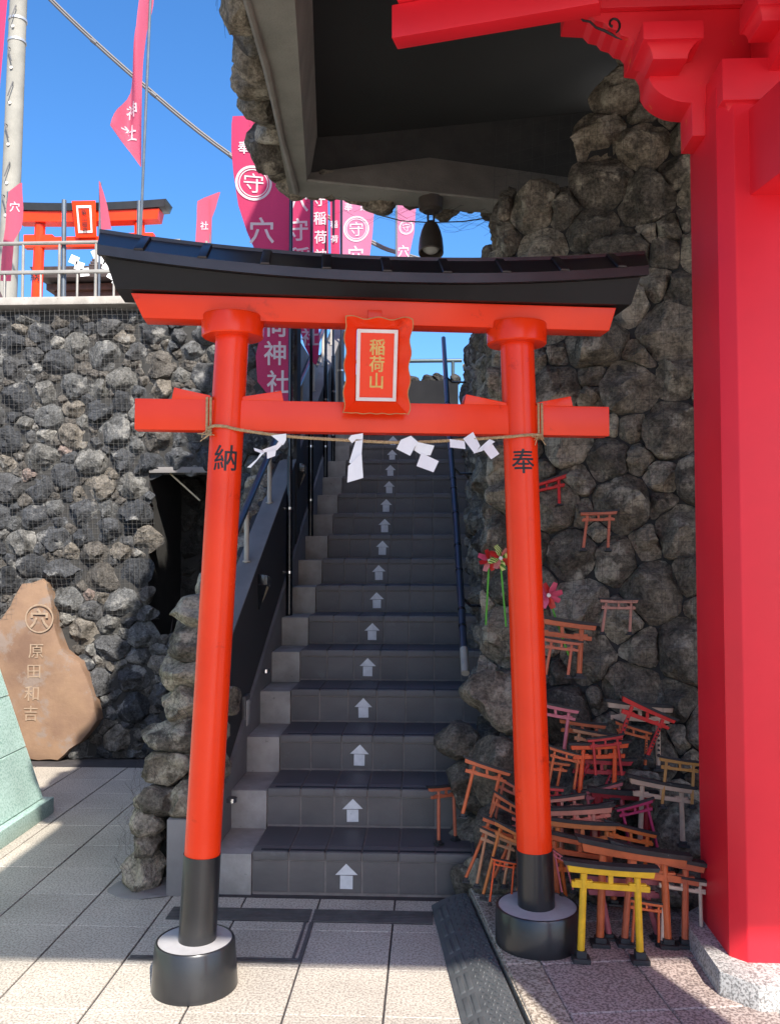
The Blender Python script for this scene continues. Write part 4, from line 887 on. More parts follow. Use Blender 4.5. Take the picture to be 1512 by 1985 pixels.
def mini(nm, lab, cat, loc, W, H, sp, roll, shear, yaw, lean, m, group=None, thick=1.0, foot=FOOT, kas=KAS, text=False, fm=1.0, strutw=.05):
    t = thing(nm, lab, cat, loc, (R(lean), 0, R(yaw)), group)
    s = W; r = .037 * s * thick; ko = math.tan(R(roll - 0)); so = math.tan(R(-shear))
    X = lambda x, z: x + so * z; Zk = lambda x, z: z + ko * x * (z / H)       # posts slant, beams tilt
    fh = .085 * H * fm; zt = H - .11 * s
    cap = .045 * s * max(1, thick * .8)
    for sd in (-1, 1):
        xb = sd * sp / 2; xt = sd * sp * .455
        p0, p1 = Vector((X(xb, 0), 0, Zk(xb, 0) + fh)), Vector((X(xt, zt), 0, Zk(xt, zt)))
        q = MB(); q.tube([p0, p1], [r, r * .92], 10); q.build('post', m, t, local=True)
        if text:
            q = MB()
            for k in range(7): q.box(p0.lerp(p1, .2 + .09 * k) + Vector((0, -r, 0)), (r * .9, r * .3, r * .8), Matrix.Rotation(k * .7, 3, 'Y'))
            q.build('lettering', INK, t, local=True)
        q = MB(); b_ = p0 + Vector((0, 0, -fh * .5)); rot = Matrix.Rotation(R(-roll * .3), 3, 'Y')
        q.box(b_ + Vector((0, 0, fh * .22)), (r * 2.7, r * 2.7, fh * .62), rot); q.box(b_ + Vector((0, 0, -fh * .28)), (r * 4.6, r * 4.2, fh * .45), rot); q.build('foot', foot, t, .0012, 1, local=True)
    def beam(name, x0, x1, z0, z1, d, mm, curve=0, over=0):
        n = 8; secs_ = []
        for i in range(n + 1):
            x = x0 + (x1 - x0) * i / n; c = curve * (2 * i / n - 1) ** 2; xo = over * (2 * i / n - 1)
            secs_.append([(X(x, z0), -d, Zk(x, z0) + c), (X(x, z0), d, Zk(x, z0) + c), (X(x + xo, z1), d * 1.12, Zk(x, z1) + c), (X(x + xo, z1), -d * 1.12, Zk(x, z1) + c)])
        return loft(secs_).build(name, mm, t, .001, 1, local=True)
    beam('lintel', -.485 * s, .485 * s, H - cap, H, .062 * s, kas, .016 * s, .015 * s)
    beam('under_lintel', -.44 * s, .44 * s, H - cap - .062 * s, H - cap + .002, .045 * s, m, .008 * s, .012 * s)
    zn = H - cap - .062 * s - .15 * s
    nk = beam('tie_beam', -.405 * s, .405 * s, zn, zn + .062 * s, .026 * s, m)
    for sd in (-1, 1):
        for sg in (-1, 1):
            x = sd * sp * .46 + sg * .055 * s; q = MB(); q.box((X(x, zn), 0, Zk(x, zn) + .062 * s + .008 * s), (.07 * s, .048 * s, .02 * s)); q.build('wedge', m, t, local=True)
    q = MB(); q.box((X(0, zn + .13 * s), 0, Zk(0, zn) + .10 * s), (strutw * s, .03 * s, .10 * s)); q.build('strut', m, t, local=True)
    return t
MINI = [
    (0.521, 4.0, 1.635, 0.202, 0.108, 0.121, 19.0, -4.0, 0, -12, 'scarlet', 'bright scarlet miniature torii hung high on the rocks behind the pillar'),
    (0.709, 3.82, 1.431, 0.174, 0.16, 0.105, 2.0, -7.0, 0, -12, 'faded_orange', 'faded orange miniature torii hung alone on the rock wall netting'),
    (0.775, 3.74, 1.081, 0.174, 0.132, 0.114, -1.0, -7.0, 0, -8, 'salmon', 'salmon miniature torii with a whitish crossbar perched on a rock ledge'),
    (0.514, 3.62, 0.915, 0.3, 0.222, 0.173, -9.0, -6.0, 0, -6, 'brick_orange', 'brick orange miniature torii standing behind a smaller one under the pink pinwheel'),
    (0.496, 3.52, 0.931, 0.169, 0.134, 0.088, -8.0, -9.0, 0, -5, 'faded_orange', 'small faded orange miniature torii standing before a taller brick orange one'),
    (0.468, 3.56, 0.605, 0.2, 0.194, 0.115, -12.0, -9.0, 0, -6, 'pink', 'pink miniature torii high on the heap just beside the pillar'),
    (0.844, 3.66, 0.538, 0.293, 0.252, 0.158, -5.0, -3.0, 0, -6, 'beige', 'unpainted beige miniature torii at the top of the heap, behind the red lettered one'),
    (0.789, 3.55, 0.61, 0.226, 0.186, 0.131, -26.0, -21.0, 0, -4, 'scarlet', 'tilted red miniature torii with dark lettering atop the heap'),
    (0.803, 3.62, 0.556, 0.16, 0.15, 0.115, -18.0, -6.0, 0, -6, 'orange', 'orange miniature torii half hidden behind the red lettered one'),
    (0.589, 3.6, 0.552, 0.204, 0.175, 0.125, -8.0, -7.0, 0, -6, 'brick_orange', 'small brick orange miniature torii wedged behind a pale orange one on the heap'),
    (0.629, 3.55, 0.542, 0.177, 0.156, 0.117, -10.0, -5.0, 0, -6, 'pale_orange', 'pale orange miniature torii with a grey weathered lintel on the heap'),
    (0.637, 3.46, 0.478, 0.245, 0.195, 0.133, 3.0, -4.0, 0, -4, 'vermilion', 'vivid orange miniature torii with level lintel in the middle of the heap'),
    (0.595, 3.5, 0.439, 0.247, 0.165, 0.116, -3.0, -25.0, 0, -6, 'crimson', 'crimson miniature torii with dark lettering behind the vivid orange one'),
    (0.441, 3.5, 0.456, 0.159, 0.139, 0.084, -9.0, -12.0, 0, -6, 'orange', 'orange miniature torii squeezed between the pillar and the crimson one'),
    (0.675, 3.44, 0.372, 0.171, 0.139, 0.132, 15.0, 6.0, 0, -8, 'rose', 'dusty rose miniature torii tilted in the heap below the crimson one'),
    (0.86, 3.38, 0.329, 0.263, 0.217, 0.158, -10.0, -2.0, 0, -4, 'beige', 'bare beige miniature torii standing at the right of the heap by the rocks'),
    (0.512, 3.36, 0.295, 0.192, 0.195, 0.101, 7.0, 6.0, 0, -8, 'peach', 'peach miniature torii with slanting legs in front of the rose one'),
    (0.545, 3.3, 0.24, 0.285, 0.23, 0.131, 4.0, 2.0, 0, -6, 'peach', 'wide peach miniature torii with dark lintel, low in the heap beside the pillar'),
    (0.178, 3.50, 0.385, 0.198, 0.186, 0.11, -18.0, -13.0, 0, -10, 'orange', 'orange miniature torii leaning on rocks between the stairs and the pillar'),
    (0.067, 3.86, 0.209, 0.20, 0.221, 0.09, -40.0, -1.0, 38, -3, 'faded_orange', 'faded orange miniature torii standing on a dark stair tread, turned sideways'),
    (0.29, 3.52, 0.342, 0.158, 0.148, 0.09, -30.0, -14.0, 0, -10, 'faded_orange', 'faded orange miniature torii tilted on the rocks against the pillar'),
    (0.227, 3.45, 0.252, 0.149, 0.188, 0.11, -31.0, -23.0, 0, -8, 'brick_orange', 'brick orange miniature torii leaning steeply beside the pillar above the kerb'),
    (0.183, 3.4, 0.174, 0.165, 0.199, 0.105, -19.0, -23.0, 0, -10, 'orange', 'orange miniature torii with crooked posts above the granite kerb'),
    (0.219, 3.34, 0.177, 0.158, 0.17, 0.1, -22.0, -11.0, 0, -12, 'pale_orange', 'pale wooden miniature torii leaning over the granite kerb'),
    (0.25, 3.28, 0.157, 0.167, 0.223, 0.121, -26.0, -15.0, 0, -12, 'amber', 'amber miniature torii with thick posts wedged by the black pedestal'),
    (0.242, 3.16, 0.186, 0.094, 0.136, 0.074, -11.0, -6.0, 0, -4, 'vermilion', 'tiny vivid orange miniature torii standing by the black pedestal'),
    (0.68, 3.02, 0.072, 0.387, 0.305, 0.225, -9.0, -1.0, 0, -3, 'brick_orange', 'large brick orange miniature torii behind the yellow one'),
    (0.75, 3.14, 0.086, 0.335, 0.286, 0.2, -13.0, -4.0, 0, -4, 'rust', 'long rust coloured miniature torii behind the large brick orange one'),
    (0.578, 2.9, 0.123, 0.311, 0.243, 0.189, -4.0, -1.0, 0, -2, 'yellow', 'yellow miniature torii with black lintel and stone feet'),
    (0.719, 3.05, 0.081, 0.134, 0.128, 0.088, -9.0, -3.0, 0, -4, 'orange', 'slim orange miniature torii half hidden behind the yellow one'),
    (0.69, 3.1, 0.089, 0.298, 0.198, 0.166, -3.0, 11.0, 0, -4, 'rose', 'dusty rose miniature torii hidden behind the yellow one'),
    (0.54, 3.24, 0.23, 0.269, 0.202, 0.194, -4.0, -3.0, 0, -12, 'amber', 'amber miniature torii lying low in the heap, beams only showing'),
    (0.546, 3.2, 0.179, 0.273, 0.211, 0.2, -10.0, 4.0, 0, -8, 'brick_orange', 'brick orange miniature torii low in the heap, its crossbar slanting down'),
    (0.471, 3.12, 0.244, 0.094, 0.123, 0.049, -36.0, 11.0, 30, -4, 'pink', 'little pink miniature torii leaning beside the black pillar foot'),
    (0.700, 3.44, 0.085, 0.27, 0.41, 0.20, -3.0, -5.0, 0, -3, 'dark_red', 'thick posted dark red torii, tallest of the heap, half buried in it'),
]
MINI += [
    (.60, 3.30, .30, .19, .17, .12, 12, 6, 0, -8, 'coral', 'coral miniature torii tilted up in the lower heap beside the peach ones'),
    (.70, 3.26, .22, .20, .19, .13, -14, -8, 0, -8, 'tangerine', 'tangerine miniature torii slanting down under the bare beige one'),
    (.78, 3.32, .33, .15, .15, .10, 16, 10, 0, -6, 'magenta', 'magenta miniature torii tucked between the dark red posts and the beige torii'),
    (.44, 3.40, .36, .17, .16, .11, -6, 4, 0, -8, 'cherry', 'cherry red miniature torii just showing beside the pillar'),
    (.92, 3.38, .47, .17, .16, .11, -8, -6, 0, -6, 'ochre', 'ochre miniature torii on the rocks next to the red gate pillar'),
    (.68, 3.44, .56, .15, .14, .10, 8, 4, 0, -6, 'cherry', 'small cherry red miniature torii behind the vivid orange one'),
    (.33, 3.42, .20, .16, .17, .11, -22, -16, 0, -8, 'coral', 'coral miniature torii leaning in the group between kerb and pillar'),
    (.55, 3.22, .13, .20, .18, .13, -4, 8, 0, -6, 'tangerine', 'tangerine miniature torii low behind the black lintel of the yellow one'),
    (.84, 3.22, .10, .19, .21, .13, -10, -2, 0, -4, 'cream', 'cream miniature torii standing behind the large brick orange posts'),
    (.50, 3.46, .50, .15, .14, .10, -16, -10, 0, -6, 'orange', 'small orange miniature torii slanting just below the pink one'),
]
for (x, y, z, W, H, sp, roll, shear, yaw, lean, c, lab) in MINI:
    dz = .02
    kw = {}
    if 'thick posted' in lab: kw = dict(thick=2.0)
    elif c == 'yellow': z, H, y = PZ + dz, H + .045, 2.93; kw = dict(thick=1.05, fm=1.35)
    elif 'large brick' in lab: z, y, kw = PZ + dz, 3.05, dict(thick=.95)
    elif z < .1: z = PZ + dz
    elif 'stair tread' in lab: z, y, roll = SZ(1) + dz - .001, 3.80, -4
    if 'letter' in lab: kw['text'] = True
    mini('miniature_torii', lab, 'miniature torii', (x, y, z - dz), W, H + dz, sp, roll, shear, yaw, lean, paint(c), 'miniature torii heaped against the rock wall', **kw)

# ------------------------------------------------------------------ pinwheels
def pinwheel(lab, foot, hub, cols, rad, seed):
    g = random.Random(seed); foot, hub = Vector(foot), Vector(hub); t = thing('pinwheel', lab, 'pinwheel', foot)
    q = MB(); q.tube([foot, hub + Vector((0, .012, 0))], .0042, 8); q.build('stick', STICKG, t)
    n = 8
    for k in range(n):
        a = 2 * math.pi * k / n + g.uniform(-.1, .1); e = Vector((math.cos(a), 0, math.sin(a))); w = Vector((-math.sin(a), 0, math.cos(a))); f_ = Vector((0, -1, 0))
        r_ = rad * g.uniform(.85, 1.1)
        pts_ = [hub + f_ * .004, hub + e * r_ * .55 - w * r_ * .12 + f_ * .012, hub + e * r_ + w * r_ * .12 + f_ * .004, hub + e * r_ * .85 + w * r_ * .42 + f_ * .022, hub + e * r_ * .35 + w * r_ * .30 + f_ * .03]
        q = MB(); q.add(pts_, [(0, 1, 2, 3, 4)]); q.build('vane', cols[k % len(cols)], t)
    q = MB(); q.lathe(hub + Vector((0, -.034, 0)), [(0, 0), (.008, .003), (.009, .01)], 12, Vector((0, 1, 0))); q.build('hub_cap', WHITE, t)
VR = mat('vane_red', (.62, .03, .025), None, 30, 3, .35); VK = mat('vane_pink', (.72, .10, .18), None, 30, 3, .35); VS = mat('vane_salmon', (.68, .20, .17), None, 30, 3, .35)
def striped():
    m, nt, b = new_mat('vane_green_striped'); w = add(nt, 'ShaderNodeTexWave', bands_direction='DIAGONAL'); w.inputs['Scale'].default_value = 38
    gp = add(nt, 'ShaderNodeNewGeometry'); nt.links.new(gp.outputs['Position'], w.inputs['Vector'])
    r = ramp(nt, w.outputs[1], [(.45, (.08, .22, .02)), (.55, (.66, .66, .20))]); nt.links.new(r.outputs[0], b.inputs['Base Color']); b.inputs['Roughness'].default_value = .4; return m
VG = striped()
pinwheel('red and salmon pinwheel on a green stick, beside the handrail', (.243, 3.93, 1.085), (.258, 3.90, 1.370), [VR, VS, VR, VK], .055, 1)
pinwheel('green striped and pink pinwheel against the right torii pillar', (.330, 3.90, 1.080), (.305, 3.88, 1.382), [VG, VS, VG, VR], .06, 2)
pinwheel('bright pink pinwheel on a slanting green stick, behind the right torii pillar', (.565, 3.66, .985), (.482, 3.66, 1.232), [VK, VK, VR, VK], .062, 3)

# ------------------------------------------------------------------ rubber ramp, drain, hatch
rm_ = thing('rubber_ramp', 'black rubber kerb ramp with chequered tread beside the platform', 'ramp', (.1, 2.6, 0))
RLx = lambda y: 0.0 - .107 * (y - 3.534); RRx = lambda y: KERB(y) - .012
def RP(s, y, h=0): return Vector((RLx(y) + (RRx(y) - RLx(y)) * s, y + .02 * (1 - s) * (1 if y > 3.5 else 0), .006 + .062 * math.sin(min(1, s) * 1.45) / math.sin(1.45) + h))
q = MB(); ns, ny = 10, 26; y0, y1 = 1.3, 3.535
vs_ = []; fs = []
for j in range(ny + 1):
    y = y0 + (y1 - y0) * j / ny
    for i in range(ns + 1): vs_.append(RP(i / ns, y - (.012 * i / ns if j == ny else 0)))
for j in range(ny):
    for i in range(ns): a = j * (ns + 1) + i; fs.append((a, a + 1, a + ns + 2, a + ns + 1))
k = len(vs_)
for j in range(ny + 1): p = vs_[j * (ns + 1) + ns]; vs_.append(Vector((p.x, p.y, 0.001)))
for j in range(ny): a = j * (ns + 1) + ns; fs.append((a, k + j, k + j + 1, a + ns + 1))
for j in range(ny + 1): p = vs_[j * (ns + 1)]; vs_.append(Vector((p.x, p.y, 0.001)))
for j in range(ny): a = j * (ns + 1); fs.append((a + ns + 1, k + ny + 2 + j, k + ny + 1 + j, a))
fs.append(tuple([ny * (ns + 1) + i for i in range(ns + 1)] + [k + ny, k + ny + 1 + ny]))
q.add(vs_, fs, True); q.build('ramp_body', RUBBER, rm_, sharp=50)
for c in range(2):
    for j in range(16):
        ya = 3.49 - j * .136
        s0, s1 = .10 + c * .16, .21 + c * .16
        q = MB(); q.add([RP(s0, ya, -.002), RP(s1, ya, -.002), RP(s1, ya - .112, -.002), RP(s0, ya - .112, -.002), RP(s0 + .01, ya - .006, .0045), RP(s1 - .01, ya - .006, .0045), RP(s1 - .01, ya - .106, .0045), RP(s0 + .01, ya - .106, .0045)], [(0, 3, 2, 1), (4, 5, 6, 7), (0, 1, 5, 4), (1, 2, 6, 5), (2, 3, 7, 6), (3, 0, 4, 7)]); q.build('tread_pad', RUBBER, rm_, .0015, 1)
q = MB()
for j in range(92):
    for c in range(6):
        s = .46 + c * .092 + (.046 if j % 2 else 0); y = 3.50 - j * .0215
        if s > .97: continue
        sg = 1 if (j + c) % 2 else -1; a = RP(s - .028, y + .007 * sg, .001); b = RP(s + .028, y - .007 * sg, .001); w = (b - a).cross(Vector((0, 0, 1))).normalized() * .0032; m_ = (a + b) / 2 + Vector((0, 0, .0042))
        q.add([a, (a + b) / 2 + w, b, (a + b) / 2 - w, m_], [(0, 1, 4), (1, 2, 4), (2, 3, 4), (3, 0, 4)])
stuff(q.build('tread_pattern', RUBBER, rm_))
dr = thing('drain_grate', 'dark slotted drain channel across the foot of the stairs', 'drain', (-.45, 3.44, 0))
for x0, x1 in ((-1.02, -.468), (-.458, .005)):
    q = MB(); q.bx(x0, x1, 3.388, 3.500, -.004, .0012); tray = q.build('tray', JOINT, dr)
    for k in range(8):
        y = 3.392 + k * .0143; q = MB(); q.bx(x0, x1, y, y + .0085, -.002, .0045); q.build('bar', STEELD, tray)
hf = thing('hatch_frame', 'thin dark metal hatch frame set in the granite paving', 'hatch frame', (-.6, 3.06, 0))
for b4 in ((-1.05, -.448, 3.052, 3.066, ), (-1.05, -.462, 3.074, 3.086), (-.462, -.448, 3.066, 3.385), (-.484, -.474, 3.086, 3.385)):
    q = MB(); q.bx(b4[0], b4[1], b4[2], b4[3], -.004, .0035); q.build('frame_bar', STEELD, hf)

# ------------------------------------------------------------------ green monument and memorial stone
mo = thing('stone_monument', 'pale green granite monument base with sloping panelled sides', 'monument', (-3.0, 3.5, 0))
q = MB(); q.bx(-4.2, -2.035, 1.6, 4.715, -.005, .085); q.build('plinth', GREEN, mo, .006)
def fx(z): return -2.075 - .235 * (z - .085)
def fy(z): return 4.675 - .235 * (z - .085)
q = MB(); q.add([(-4.1, 1.7, .08), (fx(.08) - .02, 1.7, .08), (fx(.08) - .02, fy(.08) - .02, .08), (-4.1, fy(.08) - .02, .08), (-4.0, 1.9, 1.7), (fx(1.7) - .02, 1.9, 1.7), (fx(1.7) - .02, fy(1.7) - .02, 1.7), (-4.0, fy(1.7) - .02, 1.7)], [(0, 3, 2, 1), (4, 5, 6, 7), (0, 1, 5, 4), (1, 2, 6, 5), (2, 3, 7, 6), (3, 0, 4, 7)]); q.build('core', JOINT, mo)
zz = [.087, .375, .655, .935, 1.215, 1.5, 1.7]
for a in range(6):
    z0, z1 = zz[a] + .002, zz[a + 1] - .002; ys = [1.72, 2.4, 3.1, 3.8, 4.69] if a % 2 else [1.72, 2.75, 3.45, 4.15, 4.69]
    for b in range(4):
        ya, yb = ys[b] + .002, ys[b + 1] - .002; last = b == 3
        q = MB(); q.add([(fx(z0), ya, z0), (fx(z0), fy(z0) if last else yb, z0), (fx(z0) - .03, fy(z0) if last else yb, z0), (fx(z0) - .03, ya, z0), (fx(z1), ya, z1), (fx(z1), fy(z1) if last else yb, z1), (fx(z1) - .03, fy(z1) if last else yb, z1), (fx(z1) - .03, ya, z1)], [(0, 1, 2, 3), (7, 6, 5, 4), (0, 4, 5, 1), (1, 5, 6, 2), (2, 6, 7, 3), (3, 7, 4, 0)]); q.build('panel', GREEN, mo, .003, 1)
    for x0, x1 in ((-3.98, -3.1), (-3.1, None)):
        xa = x0 + .002; q = MB(); z0b, z1b = z0, z1
        e0, e1 = (fx(z0) - .031, fx(z1) - .031) if x1 is None else (x1 - .002, x1 - .002)
        q.add([(xa, fy(z0), z0), (e0, fy(z0), z0), (e0, fy(z0) - .025, z0), (xa, fy(z0) - .025, z0), (xa, fy(z1), z1), (e1, fy(z1), z1), (e1, fy(z1) - .025, z1), (xa, fy(z1) - .025, z1)], [(0, 1, 2, 3), (7, 6, 5, 4), (0, 4, 5, 1), (1, 5, 6, 2), (2, 6, 7, 3), (3, 7, 4, 0)]); q.build('panel', GREEN, mo, .003, 1)
ms = thing('memorial_stone', 'rust brown natural stone slab with carved writing standing against the rock wall', 'memorial stone', (-2.6, 5.85, 0))
outl = [(-3.15, 1.0), (-2.93, .93), (-2.85, 1.04), (-2.778, 1.185), (-2.70, 1.195), (-2.636, 1.222), (-2.60, 1.19), (-2.575, 1.10), (-2.55, .96), (-2.515, .82), (-2.48, .735), (-2.42, .69), (-2.363, .662), (-2.31, .56), (-2.275, .46), (-2.25, .35), (-2.234, .27), (-2.28, .20), (-2.35, .12), (-2.42, .075), (-2.50, .0), (-3.15, .0)]
g = random.Random(8); bm = bmesh.new()
def dens(po, step=.045):
    o_ = []
    for a, b in zip(po, po[1:] + po[:1]):
        n = max(1, int(math.dist(a, b) / step)); o_ += [(a[0] + (b[0] - a[0]) * i / n + (g.uniform(-.006, .006) if i else 0), a[1] + (b[1] - a[1]) * i / n + (g.uniform(-.006, .006) if i else 0)) for i in range(n)]
    return o_
od = dens(outl); cxs, czs = -2.66, .5; q = MB(); n = len(od); vs_ = []; fs = []
for s_, yy in ((1.0, 5.96), (1.0, 5.86), (.985, 5.845), (.9, 5.838), (.7, 5.834), (.45, 5.832), (.2, 5.832)):
    for x, z in od:
        px, pz_ = cxs + (x - cxs) * s_, czs + (z - czs) * s_; w = noise.noise(Vector((px * 3, pz_ * 3, 2))) * .014 + noise.noise(Vector((px * 9, pz_ * 9, 5))) * .004
        vs_.append((px, yy - (w if yy < 5.9 else 0), max(0.0, pz_)))
for i in range(6): fs += [(i * n + k, i * n + (k + 1) % n, (i + 1) * n + (k + 1) % n, (i + 1) * n + k) for k in range(n)]
fs.append(tuple(6 * n + k for k in range(n))); q.add(vs_, fs, True); q.build('slab', SLAB, ms, sharp=40)
SYF = lambda x, z: 5.829 - (noise.noise(Vector((x * 3, z * 3, 2))) * .014 + noise.noise(Vector((x * 9, z * 9, 5))) * .004)
for ch, x, z, s_ in (('原', -2.655, .735, .10), ('田', -2.668, .598, .09), ('和', -2.682, .452, .10), ('吉', -2.685, .32, .10)):
    v, f = subdiv2(*glyph(ch, .004), 2); q = MB(); q.add([(x + a * s_, SYF(x + a * s_, z + b * s_) - .0022, z + b * s_) for a, b in v], f); q.build('carved_character', CARVE, ms)
q = MB(); em = (-2.635, .955)
for r0, r1 in ((.098, .088),):
    n = 36; q.add([(em[0] + r * math.cos(2 * math.pi * k / n), SYF(em[0], em[1]) - .006, em[1] + r * math.sin(2 * math.pi * k / n)) for r in (r0, r1) for k in range(n)], [(k, (k + 1) % n, n + (k + 1) % n, n + k) for k in range(n)])
v, f = glyph('穴', .02); q.add([(em[0] + a * .125, SYF(em[0], em[1]) - .006, em[1] + b * .125) for a, b in v], f); q.build('carved_crest', CARVE, ms)

# ------------------------------------------------------------------ flags
def flag(lab, Y, rows, m, chars=(), emb=None, wave=.03, seed=1, group='shrine flags', pole=None, ph=0.0, wl=9.0, mesh_on=None):
    g = random.Random(seed); rows = [r for r in rows]; zt = rows[0][2]
    t = thing('shrine_flag', lab, 'flag', (rows[0][1], Y, rows[-1][2]), (0, 0, 0), group)
    W = lambda x, z: wave * math.sin(x * wl + z * 2.3 + seed + ph) + wave * .5 * math.sin(x * wl * 2.1 - z * 3.1 + seed * 2)
    fine = []
    for a, b in zip(rows, rows[1:]):
        n = max(1, int(abs(a[2] - b[2]) / .05))
        fine += [tuple(a[i] + (b[i] - a[i]) * k / n for i in range(3)) for k in range(n)]
    fine.append(rows[-1]); nx = 14; q = MB(); vs_ = []; fs = []
    for xl, xr, z in fine:
        for i in range(nx + 1): x = xl + (xr - xl) * i / nx; vs_.append((x, Y + W(x, z), z))
    for j in range(len(fine) - 1):
        for i in range(nx): a = j * (nx + 1) + i; fs.append((a, a + 1, a + nx + 2, a + nx + 1))
    q.add(vs_, fs, True); q.build('cloth', m, t, sharp=180)
    for ch, x, z, s_ in chars:
        v, f = subdiv2(*glyph(ch, .013), 2); q = MB(); q.add([(x + a * s_ * .92, Y + W(x + a * s_ * .92, z + b * s_) - .006, z + b * s_) for a, b in v], f); q.build('printed_character', FLAGW, t)
    if emb:
        x, z, r = emb; q = MB(); n = 32
        for r0, r1 in ((r, r * .86), (r * .80, r * .74)):
            q.add([(x + k_ * math.cos(2 * math.pi * k / n), Y + W(x + k_ * math.cos(2 * math.pi * k / n), z + k_ * math.sin(2 * math.pi * k / n)) - .006, z + k_ * math.sin(2 * math.pi * k / n)) for k_ in (r0, r1) for k in range(n)], [(k, (k + 1) % n, n + (k + 1) % n, n + k) for k in range(n)])
        v, f = subdiv2(*glyph('守', 0.0), 1); q.add([(x + a * r * 1.1, Y + W(x + a * r, z + b * r) - .006, z + b * r * 1.1) for a, b in v], f); q.build('printed_crest', FLAGW, t)
    if pole:
        q = MB(); q.tube([pole[0], pole[1]], .012, 10); q.build('pole', POLEG, t)
    return t
FL = {
 'F5': (5.5, [(-1.27, -0.901, 4.213), (-1.276, -0.901, 4.162), (-1.275, -0.9, 3.993), (-1.257, -0.899, 3.824), (-1.225, -0.898, 3.621), (-1.171, -0.894, 3.453), (-1.113, -0.893, 3.318), (-1.085, -0.889, 3.083), (-1.073, -0.881, 2.817), (-1.109, -0.88, 2.651), (-1.098, -0.876, 2.486), (-1.031, -0.872, 2.403), (-0.925, -0.872, 2.359)]),
 'F6': (6.5, [(-1.12, -0.911, 4.675), (-1.114, -0.909, 4.295), (-1.101, -0.904, 4.017), (-1.096, -0.899, 3.819), (-1.083, -0.895, 3.659), (-1.043, -0.878, 3.383), (-0.979, -0.838, 3.069), (-0.947, -0.834, 2.95), (-0.908, -0.841, 2.873), (-0.872, -0.853, 2.81)]),
 'F7': (7.4, [(-1.023, -0.888, 5.008), (-1.016, -0.878, 4.373), (-1.001, -0.872, 3.967), (-0.99, -0.875, 3.474)]),
 'F8': (7.95, [(-0.935, -0.843, 5.053), (-0.923, -0.837, 4.57), (-0.912, -0.831, 4.137), (-0.905, -0.834, 3.612)]),
 'F9': (8.65, [(-0.912, -0.549, 5.212), (-0.911, -0.559, 4.845), (-0.905, -0.575, 4.583), (-0.899, -0.605, 4.348), (-0.893, -0.615, 4.011), (-0.888, -0.625, 3.751)]),
 'F10': (9.4, [(-0.364, -0.138, 5.553), (-0.364, -0.156, 5.108), (-0.358, -0.173, 4.869), (-0.375, -0.235, 4.585), (-0.37, -0.246, 4.244)]),
 'F1': (7.0, [(-2.351, -2.29, 6.689), (-2.369, -2.299, 6.335), (-2.391, -2.317, 5.983), (-2.405, -2.348, 5.72), (-2.454, -2.362, 5.457), (-2.503, -2.368, 5.239), (-2.57, -2.37, 5.044), (-2.615, -2.377, 4.893), (-2.549, -2.38, 4.796), (-2.47, -2.383, 4.696), (-2.399, -2.387, 4.595)]),
 'F2': (8.2, [(-3.984, -3.963, 4.985), (-4.1, -3.961, 4.889), (-4.107, -3.948, 4.747), (-4.11, -3.951, 4.62), (-4.113, -3.965, 4.543), (-4.126, -4.034, 4.418), (-4.138, -4.041, 4.24), (-4.144, -4.047, 4.012)]),
 'F3': (8.4, [(-3.271, -3.261, 5.061), (-3.265, -3.218, 4.941), (-3.252, -3.18, 4.811), (-3.244, -3.14, 4.578)]),
 'F4': (8.0, [(-1.978, -1.959, 4.762), (-2.12, -1.973, 4.72), (-2.183, -1.983, 4.691), (-2.187, -2.006, 4.607), (-2.186, -2.04, 4.524), (-2.194, -2.048, 4.289)]),
 'F0': (6.6, [(-3.647, -3.321, 6.011), (-3.634, -3.329, 5.76), (-3.625, -3.346, 5.342), (-3.611, -3.362, 5.093), (-3.582, -3.374, 4.886)]),
}
flag('large rose flag with a round crest beside the canopy stones, lowest on the stairs', *FL['F5'], FLAGR, [('奉', -1.19, 4.00, .085), ('納', -1.07, 4.00, .085), ('穴', -1.075, 3.46, .17), ('守', -1.0, 3.24, .17), ('稲', -.985, 3.04, .16), ('荷', -.98, 2.85, .16), ('神', -.985, 2.665, .15), ('社', -.965, 2.48, .15)], (-1.13, 3.77, .115), .018, 1)
flag('crimson flag with large white characters, second up the stairs', *FL['F6'], FLAGR, [('穴', -1.0, 4.06, .17), ('守', -1.0, 3.84, .17), ('稲', -.99, 3.62, .17), ('荷', -.96, 3.40, .17), ('神', -.93, 3.2, .16), ('社', -.905, 3.02, .14)], (-1.01, 4.35, .09), .02, 2)
flag('narrow crimson flag, third up the stairs', *FL['F7'], FLAGR, [('守', -.95, 4.42, .11), ('稲', -.945, 4.26, .11), ('荷', -.94, 4.10, .11), ('神', -.94, 3.94, .11)], None, .02, 3)
flag('very narrow crimson flag, fourth up the stairs', *FL['F8'], FLAGR, [('稲', -.885, 4.42, .07), ('荷', -.88, 4.28, .07)], None, .02, 4)
flag('pale pink flag with crest, fifth up the stairs', *FL['F9'], FLAGK, [('奉', -.82, 4.86, .09), ('納', -.66, 4.86, .09), ('穴', -.745, 4.38, .17)], (-.74, 4.635, .13), .012, 5)
flag('narrow pale pink flag standing against the sky beside the spot lamp', *FL['F10'], FLAGK, [('穴', -.29, 4.66, .13)], (-.26, 4.92, .08), .012, 6, pole=((-.372, 9.4, SZ(NS) - .01), (-.366, 9.4, 5.6)))
flag('tall twisted rose flag fluttering against the sky on a grey pole', *FL['F1'], FLAGP, [('社', -2.49, 4.87, .13), ('神', -2.47, 5.06, .12)], None, .055, 7, wl=22.0, pole=((-2.41, 7.02, 3.015), (-2.30, 7.02, 6.75)))
flag('pink flag in front of the concrete utility pole', *FL['F2'], FLAGP, [('穴', -4.03, 4.75, .1)], None, .02, 8, pole=((-4.13, 8.22, 3.015), (-4.10, 8.22, 4.9)))
